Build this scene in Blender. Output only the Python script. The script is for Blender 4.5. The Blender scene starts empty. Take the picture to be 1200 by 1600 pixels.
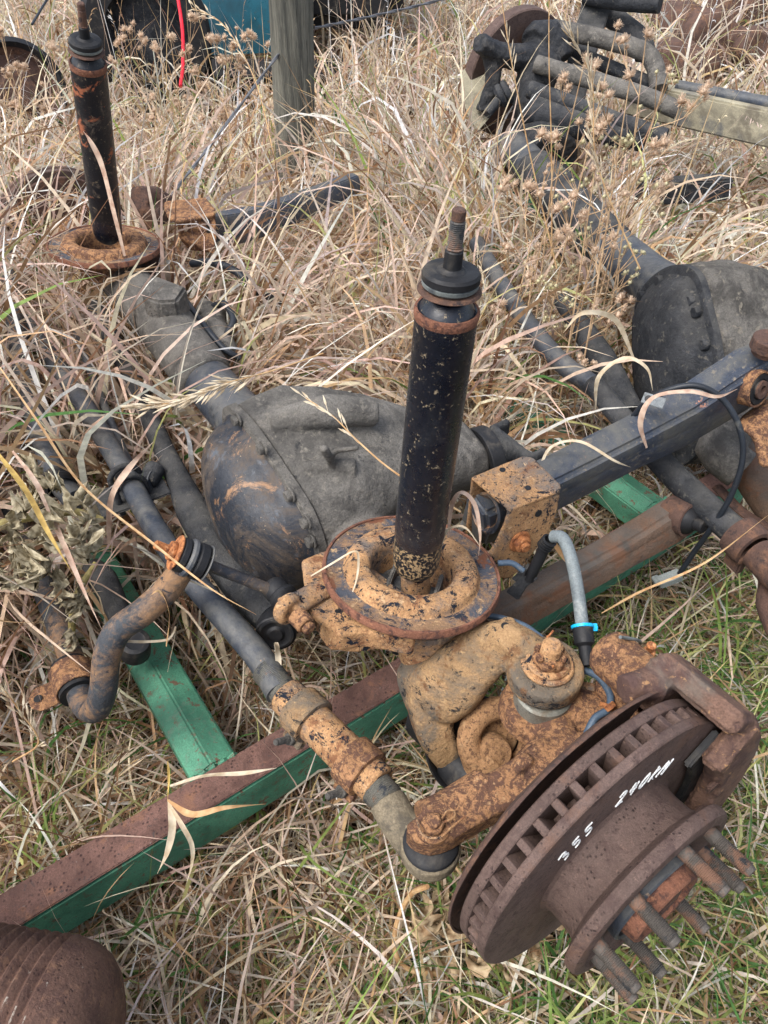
import bpy, bmesh, math, random
import numpy as np
from mathutils import Vector, Matrix, noise
from mathutils.bvhtree import BVHTree

random.seed(7)
SC = bpy.context.scene
R = math.radians

# ------------------------------------------------------------------ camera
CAM_H = 1.35
cd = bpy.data.cameras.new('camera'); cam = bpy.data.objects.new('camera', cd)
SC.collection.objects.link(cam); SC.camera = cam
cam.location = (0, 0, CAM_H); cam.rotation_euler = (R(45), 0, 0)
cd.sensor_fit = 'VERTICAL'; cd.sensor_height = 24.0; cd.lens = 24.0 * 1200 / 1600
cd.clip_start = 0.02; cd.clip_end = 500

# ------------------------------------------------------------------ sky, sun, exposure
SUN_EL, SUN_AZ = R(60), R(-125)          # azimuth measured from +Y towards +X
W = bpy.data.worlds.new('World'); SC.world = W; W.use_nodes = True
nt = W.node_tree; nt.nodes.clear()
sky = nt.nodes.new('ShaderNodeTexSky'); sky.sky_type = 'NISHITA'; sky.sun_disc = False
sky.sun_elevation = SUN_EL; sky.sun_rotation = SUN_AZ; sky.dust_density = 4.0; sky.air_density = 1.0; sky.ozone_density = 1.0
hs = nt.nodes.new('ShaderNodeHueSaturation'); hs.inputs['Saturation'].default_value = 0.6
bg = nt.nodes.new('ShaderNodeBackground'); bg.inputs['Strength'].default_value = 0.15
wo = nt.nodes.new('ShaderNodeOutputWorld')
nt.links.new(sky.outputs[0], hs.inputs['Color']); nt.links.new(hs.outputs[0], bg.inputs['Color']); nt.links.new(bg.outputs[0], wo.inputs['Surface'])
sl = bpy.data.lights.new('sun', 'SUN'); sl.energy = 1.3; sl.angle = R(26); sl.color = (1.0, 0.975, 0.94)
so = bpy.data.objects.new('sun', sl); SC.collection.objects.link(so)
sd = Vector((math.sin(SUN_AZ) * math.cos(SUN_EL), math.cos(SUN_AZ) * math.cos(SUN_EL), math.sin(SUN_EL)))
so.rotation_euler = sd.to_track_quat('Z', 'Y').to_euler()
SC.view_settings.view_transform = 'Standard'; SC.view_settings.look = 'None'
SC.view_settings.gamma = 1.0; SC.view_settings.use_curve_mapping = False
SC.view_settings.exposure = 1.06
SC.render.engine = 'CYCLES'

# ------------------------------------------------------------------ survey helpers: a sight line meets a known height / plane
_s = math.sqrt(.5)
CF, CU, CX = Vector((0, _s, -_s)), Vector((0, _s, _s)), Vector((1, 0, 0))
CC = Vector((0, 0, CAM_H))
A1 = Vector((-.5733, .8194, 0)).normalized(); B1 = Vector((.8194, .5733, 0)).normalized()
O1 = Vector((.039, .69, 0)); UP = Vector((0, 0, 1))
def ray(x, y): return CF + CX * ((x - 600) / 1200) + CU * ((800 - y) / 1200)
def Z(x, y, z): r = ray(x, y); return CC + r * ((z - CAM_H) / r.z)
def D(x, y, d): return CC + ray(x, y) * d
def onplane(x, y, p, n): r = ray(x, y); return CC + r * ((p - CC).dot(n) / r.dot(n))
def PB(x, y, b): return onplane(x, y, O1 + B1 * b, B1)
def PA(x, y, a): return onplane(x, y, O1 + A1 * a, A1)
def AX(a, b, z): return O1 + A1 * a + B1 * b + UP * z

# ------------------------------------------------------------------ materials
def lin(c):
    return tuple(((v / 255) / 12.92 if v / 255 <= .04045 else ((v / 255 + .055) / 1.055) ** 2.4) for v in c)
def mat(name, base, layers=(), rough=.7, bump=.3, bscale=120, bdist=.002, metal=0, spec=.4, pits=None, cracks=None, dust=None, stretch=None, grain=420):
    """base sRGB colour; layers: (sRGB colour, noise scale, lo, hi[, detail, distortion, roughness])"""
    m = bpy.data.materials.new(name); m.use_nodes = True
    n = m.node_tree.nodes; L = m.node_tree.links; n.clear()
    out = n.new('ShaderNodeOutputMaterial'); p = n.new('ShaderNodeBsdfPrincipled'); L.new(p.outputs[0], out.inputs[0])
    p.inputs['Metallic'].default_value = metal; p.inputs['Specular IOR Level'].default_value = spec
    tc = n.new('ShaderNodeTexCoord'); oi = n.new('ShaderNodeObjectInfo')
    mul = n.new('ShaderNodeMath'); mul.operation = 'MULTIPLY'; mul.inputs[1].default_value = 7.3
    L.new(oi.outputs['Random'], mul.inputs[0])
    av = n.new('ShaderNodeVectorMath'); av.operation = 'ADD'; L.new(tc.outputs['Object'], av.inputs[0]); L.new(mul.outputs[0], av.inputs[1])
    vec = av.outputs[0]
    if stretch:
        mp = n.new('ShaderNodeMapping'); mp.inputs['Scale'].default_value = stretch; L.new(vec, mp.inputs[0]); vec = mp.outputs[0]
    def nz(scale, detail=6, dist=0., rg=.6, seed=0):
        t = n.new('ShaderNodeTexNoise'); t.noise_dimensions = '4D'; t.inputs['W'].default_value = seed
        t.inputs['Scale'].default_value = scale; t.inputs['Detail'].default_value = detail
        t.inputs['Roughness'].default_value = rg; t.inputs['Distortion'].default_value = dist
        L.new(vec, t.inputs['Vector']); return t.outputs['Fac']
    def ramp(src, lo, hi, a=0., b=1.):
        r = n.new('ShaderNodeMapRange'); r.inputs['From Min'].default_value = lo; r.inputs['From Max'].default_value = hi
        r.inputs['To Min'].default_value = a; r.inputs['To Max'].default_value = b; L.new(src, r.inputs['Value']); return r.outputs[0]
    # base value variation
    col = n.new('ShaderNodeMix'); col.data_type = 'RGBA'; b = lin(base)
    col.inputs[6].default_value = (*[v * .72 for v in b], 1); col.inputs[7].default_value = (*[min(1, v * 1.3) for v in b], 1)
    L.new(ramp(nz(14, 8, .3, .65, 3.3), .32, .68), col.inputs[0]); cur = col.outputs[2]
    hgt = None
    gr = n.new('ShaderNodeVectorMath'); gr.operation = 'SCALE'; L.new(cur, gr.inputs[0]); L.new(ramp(nz(grain, 4, 0, .7, 5.1), .34, .66, .74, 1.28), gr.inputs['Scale']); cur = gr.outputs[0]
    for i, ly in enumerate(layers):
        c, sc, lo, hi = ly[:4]; det = ly[4] if len(ly) > 4 else 7; ds = ly[5] if len(ly) > 5 else .4; rg = ly[6] if len(ly) > 6 else .65
        f = ramp(nz(sc, det, ds, rg, 11.7 * (i + 1)), lo, hi)
        mx = n.new('ShaderNodeMix'); mx.data_type = 'RGBA'; mx.inputs[7].default_value = (*lin(c), 1)
        L.new(f, mx.inputs[0]); L.new(cur, mx.inputs[6]); cur = mx.outputs[2]
        if hgt is None: hgt = f
    if pits:
        v = n.new('ShaderNodeTexVoronoi'); v.inputs['Scale'].default_value = pits[1]; v.inputs['Randomness'].default_value = 1; L.new(vec, v.inputs['Vector'])
        sel = ramp(nz(pits[1] * .35, 2, 0, .5, 71), .42, .62)
        pf = ramp(v.outputs['Distance'], pits[2], pits[2] * .45)
        mm = n.new('ShaderNodeMath'); mm.operation = 'MULTIPLY'; L.new(pf, mm.inputs[0]); L.new(sel, mm.inputs[1])
        mx = n.new('ShaderNodeMix'); mx.data_type = 'RGBA'; mx.inputs[7].default_value = (*lin(pits[0]), 1)
        L.new(mm.outputs[0], mx.inputs[0]); L.new(cur, mx.inputs[6]); cur = mx.outputs[2]; pitf = mm.outputs[0]
    if dust:                                                   # (colour, amount, scale): settled dust on faces that look up
        g = n.new('ShaderNodeNewGeometry'); sx = n.new('ShaderNodeSeparateXYZ'); L.new(g.outputs['Normal'], sx.inputs[0])
        up = ramp(sx.outputs[2], .1, .9, 0, dust[1]); nn = ramp(nz(dust[2], 7, .5, .65, 55), .35, .65)
        mm = n.new('ShaderNodeMath'); mm.operation = 'MULTIPLY'; L.new(up, mm.inputs[0]); L.new(nn, mm.inputs[1])
        mx = n.new('ShaderNodeMix'); mx.data_type = 'RGBA'; mx.inputs[7].default_value = (*lin(dust[0]), 1)
        L.new(mm.outputs[0], mx.inputs[0]); L.new(cur, mx.inputs[6]); cur = mx.outputs[2]
    L.new(cur, p.inputs['Base Color'])
    rr = ramp(nz(60, 5, 0, .6, 91), .3, .7, max(0, rough - .12), min(1, rough + .12))
    if layers and rough < .5:
        mr = n.new('ShaderNodeMix'); L.new(hgt, mr.inputs[0]); L.new(rr, mr.inputs[2]); mr.inputs[3].default_value = .85; rr = mr.outputs[0]
    L.new(rr, p.inputs['Roughness'])
    # relief
    h = nz(bscale, 9, .2, .7, 23)
    bp = n.new('ShaderNodeBump'); bp.inputs['Strength'].default_value = min(1, bump * 1.6); bp.inputs['Distance'].default_value = bdist * 2
    L.new(h, bp.inputs['Height']); last = bp
    b1 = n.new('ShaderNodeBump'); b1.inputs['Strength'].default_value = min(1, bump * 1.3); b1.inputs['Distance'].default_value = bdist * 1.8
    L.new(nz(bscale * .22, 5, .4, .6, 29), b1.inputs['Height']); L.new(last.outputs[0], b1.inputs['Normal']); last = b1
    if hgt is not None:
        b2 = n.new('ShaderNodeBump'); b2.inputs['Strength'].default_value = min(1, bump * .8); b2.inputs['Distance'].default_value = .0007
        L.new(hgt, b2.inputs['Height']); L.new(last.outputs[0], b2.inputs['Normal']); last = b2
    if pits:
        b3 = n.new('ShaderNodeBump'); b3.inputs['Strength'].default_value = .7; b3.inputs['Distance'].default_value = .0012; b3.invert = True
        L.new(pitf, b3.inputs['Height']); L.new(last.outputs[0], b3.inputs['Normal']); last = b3
    if cracks:
        v = n.new('ShaderNodeTexVoronoi'); v.feature = 'DISTANCE_TO_EDGE'; v.inputs['Scale'].default_value = cracks; L.new(vec, v.inputs['Vector'])
        b4 = n.new('ShaderNodeBump'); b4.inputs['Strength'].default_value = .5; b4.inputs['Distance'].default_value = .0015
        L.new(ramp(v.outputs[0], 0, .06), b4.inputs['Height']); L.new(last.outputs[0], b4.inputs['Normal']); last = b4
    L.new(last.outputs[0], p.inputs['Normal'])
    return m

TAN, RUST, NAVY = (186, 137, 88), (118, 72, 48), (44, 50, 60)
M = dict(
 tanrust=mat('sandy rust over black paint', (172, 134, 96), [((114, 105, 98), 12, .49, .60, 10, .5, .8), ((126, 88, 64), 22, .52, .60, 9, .5, .8), ((34, 39, 48), 34, .54, .565, 10, .7, .8), ((48, 49, 54), 200, .60, .635, 4, .2, .6), ((202, 170, 130), 120, .58, .67, 6, .3, .7)], rough=.92, bump=.6, bscale=240, bdist=.002, spec=.12),
 tanrust2=mat('speckled brown rust', (162, 122, 88), [((102, 76, 64), 95, .47, .53, 9, .5, .78), ((76, 58, 52), 20, .54, .61, 10, .5, .8), ((188, 152, 114), 150, .59, .66, 6, .3, .7)], rough=.92, bump=.65, bscale=260, bdist=.0022, spec=.12),
 yoke=mat('dusty tan casting', (160, 130, 96), [((104, 98, 90), 9, .44, .56, 9, .5, .78), ((120, 88, 64), 34, .54, .61, 9, .5, .78), ((46, 48, 52), 44, .55, .575, 10, .6, .8), ((180, 150, 112), 100, .57, .66)], rough=.94, bump=.75, bscale=220, bdist=.0026, spec=.1, dust=((166, 138, 100), .3, 20)),
 fork=mat('fine speckled tan', (150, 116, 84), [((104, 78, 62), 200, .52, .58, 6, .3, .7), ((174, 142, 106), 40, .55, .66)], rough=.92, bump=.6, bscale=300, bdist=.0018, spec=.12),
 housing=mat('grey tan housing', (122, 112, 94), [((90, 84, 74), 30, .5, .6), ((146, 134, 112), 90, .56, .64)], rough=.9, bump=.6, bscale=200, bdist=.002, spec=.15),
 ridgewear=mat('worn ridge metal', (112, 86, 72), [((178, 168, 154), 46, .47, .54, 8, .5, .8)], rough=.6, bump=.3, spec=.4),
 seatflange=mat('dished flange, paint showing', (140, 112, 86), [((76, 80, 88), 16, .47, .55, 10, .6, .8), ((42, 48, 58), 30, .54, .57, 10, .6, .8), ((186, 156, 118), 60, .56, .63, 9, .4, .75), ((112, 74, 56), 24, .57, .63)], rough=.85, bump=.55, bscale=240, bdist=.002, spec=.15),
 orange=mat('orange rust', (176, 116, 74), [((126, 80, 56), 80, .5, .58), ((200, 148, 104), 120, .58, .66)], rough=.9, bump=.5, bscale=260, spec=.2),
 rotor=mat('dark rotor rust', (88, 72, 66), [((74, 58, 54), 60, .50, .60, 9, .4, .75), ((112, 92, 82), 220, .58, .66, 6, .2, .7), ((104, 78, 64), 7, .52, .66, 9, .6, .8)], rough=.7, bump=.45, bscale=330, bdist=.0012, spec=.3, pits=((50, 39, 37), 190, .3), grain=600),
 hubrust=mat('bright hub rust', (124, 84, 66), [((84, 59, 52), 70, .5, .57, 8, .4, .7), ((156, 110, 82), 120, .60, .68)], rough=.85, bump=.5, bscale=240, spec=.3),
 black=mat('worn black paint', (32, 37, 46), [((150, 132, 104), 62, .64, .66, 6, .2, .6), ((92, 86, 78), 26, .66, .74, 8, .6, .7)], rough=.33, bump=.12, bscale=90, bdist=.001, spec=.5),
 blackspeck=mat('black paint thick with tan specks', (22, 25, 30), [((150, 126, 92), 200, .515, .54, 5, .2, .6), ((110, 92, 68), 60, .60, .66)], rough=.45, bump=.3, bscale=200, spec=.45),
 blackmid=mat('black paint with some tan specks', (17, 22, 32), [((138, 124, 100), 120, .582, .61, 9, .5, .78), ((86, 80, 72), 300, .62, .68, 5, .3, .7), ((46, 49, 54), 9, .54, .70, 9, .4, .75), ((120, 78, 58), 40, .655, .675, 8, .6, .8)], rough=.3, bump=.15, bscale=150, bdist=.0008, spec=.55),
 blackdust=mat('dusty black tube', (40, 48, 60), [((84, 84, 82), 20, .47, .61, 9, .5, .72), ((140, 114, 90), 70, .645, .68), ((28, 34, 42), 40, .59, .65)], rough=.5, bump=.35, bscale=160, bdist=.0014, spec=.5, dust=((110, 108, 102), .5, 18)),
 blackrust=mat('black shock with rust runs', (22, 25, 31), [((150, 90, 62), 14, .565, .60, 9, 1.0, .72), ((84, 76, 68), 44, .55, .62, 9, .3, .75), ((140, 124, 100), 110, .62, .65)], rough=.42, bump=.2, bscale=130, spec=.4),
 greydirt=mat('caked grey dirt', (110, 107, 102), [((84, 82, 79), 12, .45, .58, 10, .5, .75), ((132, 127, 118), 60, .55, .66, 8, .4, .7), ((56, 57, 59), 34, .60, .64, 10, .6, .78)], rough=.97, bump=.9, bscale=150, bdist=.003, spec=.08),
 greydirt2=mat('thick grey mud crust', (106, 103, 98), [((78, 76, 73), 16, .46, .58, 10, .6, .75), ((130, 124, 113), 60, .56, .65)], rough=.97, bump=1, bscale=80, bdist=.007, spec=.08),
 darkdirt=mat('oily dark dirt', (54, 56, 60), [((36, 39, 44), 16, .45, .57, 10, .5, .75), ((92, 89, 83), 60, .57, .66)], rough=.85, bump=.7, bscale=150, bdist=.0025, spec=.25, dust=((100, 98, 93), .55, 16)),
 cover=mat('black cover dusted orange', (34, 39, 47), [((88, 76, 64), 7, .47, .60, 10, .8, .78), ((138, 106, 78), 12, .545, .60, 10, .8, .82), ((78, 84, 92), 24, .57, .66, 8, .4, .7), ((150, 132, 108), 190, .64, .67)], rough=.45, bump=.35, bscale=150, bdist=.0012, spec=.45),
 navyarm=mat('navy black arm with dust', (52, 59, 71), [((120, 112, 100), 110, .55, .62, 8, .2, .75), ((178, 124, 98), 34, .62, .66, 8, .5, .75), ((88, 87, 82), 10, .45, .62, 8, .4, .7)], rough=.45, bump=.3, bscale=180, bdist=.0012, spec=.45),
 brownarm=mat('brown rusted arm', (104, 84, 70), [((116, 80, 58), 22, .50, .6, 9, .6, .75), ((70, 66, 62), 14, .54, .66)], rough=.88, bump=.5, bscale=170, spec=.2, dust=((94, 93, 90), .9, 12)),
 green=mat('green paint with rust pits', (72, 124, 100), [((98, 76, 62), 40, .57, .59, 7, .4, .75), ((54, 98, 80), 12, .46, .64, 8, .4, .7), ((86, 76, 64), 130, .605, .63), ((98, 104, 94), 16, .56, .66, 9, .5, .8)], rough=.65, bump=.3, bscale=100, bdist=.001, spec=.25),
 rail=mat('brown rusted rail face', (104, 78, 70), [((84, 62, 56), 20, .46, .6, 8, .5, .7), ((124, 90, 72), 34, .57, .67), ((70, 60, 58), 150, .60, .65), ((120, 112, 106), 60, .64, .68)], rough=.85, bump=.4, bscale=200, bdist=.0014, spec=.25, pits=((60, 44, 42), 150, .36)),
 rubber=mat('black rubber', (26, 27, 30), [((74, 69, 62), 24, .54, .7)], rough=.6, bump=.25, bscale=120, bdist=.001, spec=.35),
 boot=mat('grey boot ring', (112, 118, 116), [((70, 76, 80), 20, .5, .6)], rough=.5, bump=.15, spec=.4),
 silver=mat('dull zinc ring', (118, 118, 110), [((104, 88, 68), 20, .52, .62), ((80, 84, 86), 60, .56, .64)], rough=.5, bump=.2, metal=.35, spec=.5),
 thread=mat('grey dirty thread', (104, 102, 94), [((120, 88, 66), 60, .58, .63), ((58, 62, 68), 70, .56, .62)], rough=.6, bump=.2, metal=.25, spec=.5),
 stud=mat('wheel stud steel', (76, 71, 66), [((112, 84, 68), 30, .5, .6, 7, .4, .7), ((46, 48, 50), 40, .56, .62)], rough=.65, bump=.25, bscale=300, spec=.4),
 zinc=mat('bright zinc tab', (92, 97, 100), [((70, 74, 76), 60, .58, .64)], rough=.5, metal=.5, bump=.1),
 hose=mat('scuffed grey hose', (104, 112, 114), [((146, 150, 146), 22, .5, .6, 6, .3, .7), ((66, 76, 84), 16, .55, .66)], rough=.6, bump=.2),
 wire=mat('black harness wire', (30, 35, 42), [((74, 74, 72), 40, .6, .7)], rough=.5, bump=.1),
 bluewire=mat('blue grey line', (66, 82, 98), [((120, 110, 92), 50, .6, .7)], rough=.5, bump=.1),
 cyan=mat('cyan plastic', (20, 166, 214), rough=.4, bump=0),
 wood=mat('weathered grey wood', (112, 111, 102), [((76, 77, 73), 30, .44, .58, 9, .3, .75), ((138, 136, 124), 60, .54, .64, 9, .2, .75), ((56, 56, 52), 90, .59, .65, 6, .2, .7)], rough=.92, bump=1, bscale=110, bdist=.006, spec=.12, stretch=(1, 1, .06)),
 teal=mat('teal car paint', (12, 78, 94), [((10, 56, 70), 3, .45, .65), ((70, 74, 70), 20, .60, .70)], rough=.35, bump=.05, spec=.5),
 beige=mat('weathered beige channel', (146, 140, 120), [((112, 106, 92), 16, .48, .6), ((84, 86, 88), 8, .56, .66)], rough=.8, bump=.4),
 soil=mat('dark thatch soil', (74, 60, 46), [((48, 39, 30), 9, .42, .6), ((112, 92, 68), 60, .56, .64)], rough=1, bump=1, bscale=60, bdist=.02, spec=.05),
 paint=mat('white paint marker', (222, 224, 222), [((110, 90, 86), 260, .585, .62, 5, .2, .7)], rough=.7, bump=.2),
 cable=mat('galvanised wire', (112, 114, 118), rough=.5, metal=.5, bump=.1),
 red=mat('red cord', (206, 28, 46), rough=.6, bump=.1),
 canister=mat('rusty brown corrugated tube', (106, 80, 68), [((82, 60, 54), 24, .46, .6, 9, .5, .75), ((130, 98, 78), 60, .56, .66), ((156, 146, 134), 90, .65, .68)], rough=.75, bump=.5, bscale=180, spec=.3, pits=((66, 48, 44), 200, .34)),
 chip=mat('pale scraped metal', (178, 168, 152), [((120, 88, 70), 60, .52, .58)], rough=.6, bump=.3),
 darkrust=mat('dark rust', (80, 60, 52), [((110, 80, 62), 30, .5, .62, 9, .5, .75), ((58, 46, 43), 80, .56, .62)], rough=.85, bump=.5, bscale=200),
)

# ------------------------------------------------------------------ mesh toolkit
def fr(axis, hint=None):
    z = axis.normalized(); h = hint or (UP if abs(z.z) < .9 else CX)
    x = (h - z * h.dot(z)).normalized(); y = z.cross(x); return x, y, z
def smooth_path(pts, n=6):
    pts = [Vector(p) for p in pts]
    if len(pts) < 3: return pts
    P = [pts[0] * 2 - pts[1]] + pts + [pts[-1] * 2 - pts[-2]]; out = []
    for i in range(1, len(P) - 2):
        for k in range(n):
            t = k / n; a, b, c, d = P[i - 1:i + 3]
            out.append(.5 * ((2 * b) + (c - a) * t + (2 * a - 5 * b + 4 * c - d) * t * t + (3 * b - a - 3 * c + d) * t ** 3))
    out.append(pts[-1]); return out
def lerp_list(v, m):
    if not hasattr(v, '__len__'): return [v] * m
    x = np.linspace(0, len(v) - 1, m); return list(np.interp(x, range(len(v)), v))
def spw(v, p): return math.copysign(abs(v) ** p, v)
class MB:
    def __init__(s): s.bm = bmesh.new()
    def rings(s, rings, cap=(True, True), close=False):
        bm = s.bm; vs = [[bm.verts.new(p) for p in r] for r in rings]; n = len(vs[0])
        for a, b in list(zip(vs, vs[1:])) + ([(vs[-1], vs[0])] if close else []):
            for i in range(n):
                try: bm.faces.new((a[i], a[(i + 1) % n], b[(i + 1) % n], b[i]))
                except ValueError: pass
        if not close:
            if cap[0]: bm.faces.new(vs[0][::-1])
            if cap[1]: bm.faces.new(vs[-1])
        return s
    def tube(s, pts, r, seg=16, sm=0, flat=None, cap=True, sq=1.):
        if sm: pts = smooth_path(pts, sm)
        pts = [Vector(p) for p in pts]; m = len(pts); rs = lerp_list(r, m); fl = lerp_list(flat if flat is not None else 1., m)
        t0 = (pts[1] - pts[0]).normalized(); x, y, _ = fr(t0); rr = []
        for i, p in enumerate(pts):
            t = ((pts[min(i + 1, m - 1)] - pts[max(i - 1, 0)])).normalized()
            x = (x - t * x.dot(t)).normalized(); y = t.cross(x)
            rr.append([p + x * (spw(math.cos(2 * math.pi * k / seg), sq) * rs[i] * fl[i]) + y * (spw(math.sin(2 * math.pi * k / seg), sq) * rs[i]) for k in range(seg)])
        return s.rings(rr, (cap, cap))
    def lathe(s, o, axis, prof, seg=32, a0=0, a1=360, hint=None, hexa=False):
        x, y, z = fr(axis, hint); full = abs(a1 - a0) >= 360; m = seg if full else seg + 1; rows = []
        for r, h in prof:
            rows.append([o + z * h + (x * math.cos(R(a0 + (a1 - a0) * k / seg)) + y * math.sin(R(a0 + (a1 - a0) * k / seg))) * max(r, 1e-5) for k in range(m)])
        bm = s.bm; vs = [[bm.verts.new(p) for p in r] for r in rows]
        for a, b in zip(vs, vs[1:]):
            for i in range(m if full else m - 1):
                bm.faces.new((a[i], a[(i + 1) % m], b[(i + 1) % m], b[i]))
        return s
    def cyl(s, a, b, r, seg=20, ch=.0015):
        ax = b - a; h = ax.length; ch = min(ch, r * .4, h * .4)
        return s.lathe(a, ax, [(0, 0), (r - ch, 0), (r, ch), (r, h - ch), (r - ch, h), (0, h)], seg)
    def sphere(s, c, r, n=10):
        return s.lathe(c, UP, [(r * math.sin(math.pi * i / n), -r * math.cos(math.pi * i / n)) for i in range(n + 1)], n * 2)
    def merge(s, bm2):
        me = bpy.data.meshes.new('t'); bm2.to_mesh(me); s.bm.from_mesh(me); bpy.data.meshes.remove(me); bm2.free(); return s
    def prism(s, poly, ext, bevel=0, seg=2):
        b = bmesh.new(); n = len(poly)
        v0 = [b.verts.new(Vector(p)) for p in poly]; v1 = [b.verts.new(Vector(p) + ext) for p in poly]
        b.faces.new(v0); b.faces.new(v1[::-1])
        for i in range(n): b.faces.new((v0[i], v1[i], v1[(i + 1) % n], v0[(i + 1) % n]))
        bmesh.ops.recalc_face_normals(b, faces=b.faces)
        if bevel: bmesh.ops.bevel(b, geom=b.edges[:], offset=bevel, segments=seg, affect='EDGES', clamp_overlap=True)
        return s.merge(b)
    def box(s, c, x, y, z, sx, sy, sz, bevel=0):
        x, y, z = x.normalized(), y.normalized(), z.normalized()
        p = [c + x * (i * sx / 2) + y * (j * sy / 2) - z * (sz / 2) for i, j in ((-1, -1), (1, -1), (1, 1), (-1, 1))]
        return s.prism(p, z * sz, bevel)
    def nut(s, c, axis, r, h, hole=False):
        x, y, z = fr(axis); p = [c + x * math.cos(k * math.pi / 3) * r + y * math.sin(k * math.pi / 3) * r for k in range(6)]
        return s.prism(p, z * h, min(r * .12, h * .2), 1)
    def thread(s, a, b, r, pitch=.0018, depth=.12):
        ax = b - a; h = ax.length; n = max(3, int(h / pitch)); pr = [(0, 0)]
        for i in range(n): pr += [(r * (1 - depth), h * i / n), (r, h * (i + .5) / n)]
        pr += [(r * (1 - depth), h), (r * .7, h + r * .2), (0, h + r * .2)]
        return s.lathe(a, ax, pr, 14)
    def build(s, name, m, parent=None, ang=35, label=None, kind=None, disp=0, dscale=.05, remesh=0, smooth=3, recalc=True, base=None):
        bm = s.bm
        if recalc: bmesh.ops.recalc_face_normals(bm, faces=bm.faces)
        off = Vector((0, 0, 0))
        if parent is not None:
            r = parent
            while r.parent: r = r.parent
            off = r['_o'].to_list() if hasattr(r.get('_o'), 'to_list') else (0, 0, 0); off = Vector(off)
        elif base is not None: off = Vector(base)
        bm.transform(Matrix.Translation(-off))
        me = bpy.data.meshes.new(name); bm.to_mesh(me); bm.free()
        o = bpy.data.objects.new(name, me); SC.collection.objects.link(o)
        if remesh or disp:
            if remesh:
                rm = o.modifiers.new('r', 'REMESH'); rm.mode = 'VOXEL'; rm.voxel_size = remesh
                if smooth: sm = o.modifiers.new('s', 'SMOOTH'); sm.factor = .5; sm.iterations = smooth
            if disp:
                t = bpy.data.textures.new('c', 'CLOUDS'); t.noise_scale = dscale; t.noise_depth = 3
                dm = o.modifiers.new('d', 'DISPLACE'); dm.texture = t; dm.strength = disp; dm.texture_coords = 'LOCAL'; dm.mid_level = .5
            dg = bpy.context.evaluated_depsgraph_get(); ev = o.evaluated_get(dg)
            nm = bpy.data.meshes.new_from_object(ev); o.modifiers.clear(); o.data = nm; bpy.data.meshes.remove(me); me = nm; me.name = name
        me.materials.clear(); me.materials.append(M[m] if isinstance(m, str) else m)
        me.polygons.foreach_set('use_smooth', [True] * len(me.polygons))
        me.set_sharp_from_angle(angle=R(ang if not remesh else 60))
        if parent is not None: o.parent = parent
        else: o.location = off
        if label: o['label'] = label
        if kind: o['kind'] = kind
        return o
def thing(name, label, cat, loc, group=None):
    o = bpy.data.objects.new(name, None); SC.collection.objects.link(o); o.location = loc; o.empty_display_size = .05
    o['_o'] = list(loc); o['label'] = label; o['category'] = cat
    if group: o['group'] = group
    return o
def tag(o, label, cat, group=None):
    o['label'] = label; o['category'] = cat
    if group: o['group'] = group
    return o
def place(me, name, parent, M4):
    r = parent
    while r.parent: r = r.parent
    o = bpy.data.objects.new(name, me); SC.collection.objects.link(o); o.parent = parent
    o.matrix_local = Matrix.Translation(-Vector(r['_o'].to_list())) @ M4; return o
def m4(o, axis, hint=None):
    x, y, z = fr(axis, hint); return Matrix(((x.x, y.x, z.x, o.x), (x.y, y.y, z.y, o.y), (x.z, y.z, z.z, o.z), (0, 0, 0, 1)))
def local_mesh(fn, m, name, ang=35):
    b = MB(); fn(b); bmesh.ops.recalc_face_normals(b.bm, faces=b.bm.faces); me = bpy.data.meshes.new(name); b.bm.to_mesh(me); b.bm.free()
    me.materials.append(M[m]); me.polygons.foreach_set('use_smooth', [True] * len(me.polygons)); me.set_sharp_from_angle(angle=R(ang)); return me

# ================================================================== THE NEAR AXLE
axle = thing('truck_axle', 'rusty truck axle with two tall black shock absorbers, lying across the green frame', 'axle', (.039, .69, .2))

# ---- spring seats
def spring_seat(c, n, matn, label=None, hole=.052):
    b = MB()
    prof = [(.121, -.012), (.1235, -.006), (.1225, -.001), (.118, -.0025), (.106, -.005), (.097, -.005), (.0945, -.003), (.0930, -.0010), (.0915, .004), (.0885, .0085), (.082, .0108), (.073, .0114), (.065, .0104), (.060, .0068), (.0575, .000), (.0565, -.008), (.056, -.03), (.054, -.07)]
    b.lathe(c, n, prof, 72)
    prof2 = [(.120, -.0105), (.10, -.014), (.085, -.016), (.066, -.030), (.060, -.07)]
    b.lathe(c, n, prof2, 64)
    st_ = b.build('spring_seat', matn, axle, ang=40, label=label)
    b = MB(); b.lathe(c, n, [(.1185, -.0018), (.106, -.0042), (.097, -.0042), (.0945, -.0034)], 72); b.build('dished_flange', 'seatflange', st_)
    b = MB(); b.lathe(c, n, [(.119, -.0022), (.1195, .0004), (.1225, .0006), (.1242, -.004), (.1242, -.0095), (.1222, -.0122)], 72); b.build('rolled_rim', 'hubrust', st_)
    return st_
NC = Vector((.11, .155, .98)).normalized()
C1 = Vector((.039, .693, .546))
ss = spring_seat(C1, NC, 'tanrust')
C2 = Z(163, 380, .55)
ss2 = spring_seat(C2, Vector((.08, .10, .99)).normalized(), 'tanrust2', 'orange rusted spring seat at the far shock')

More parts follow.
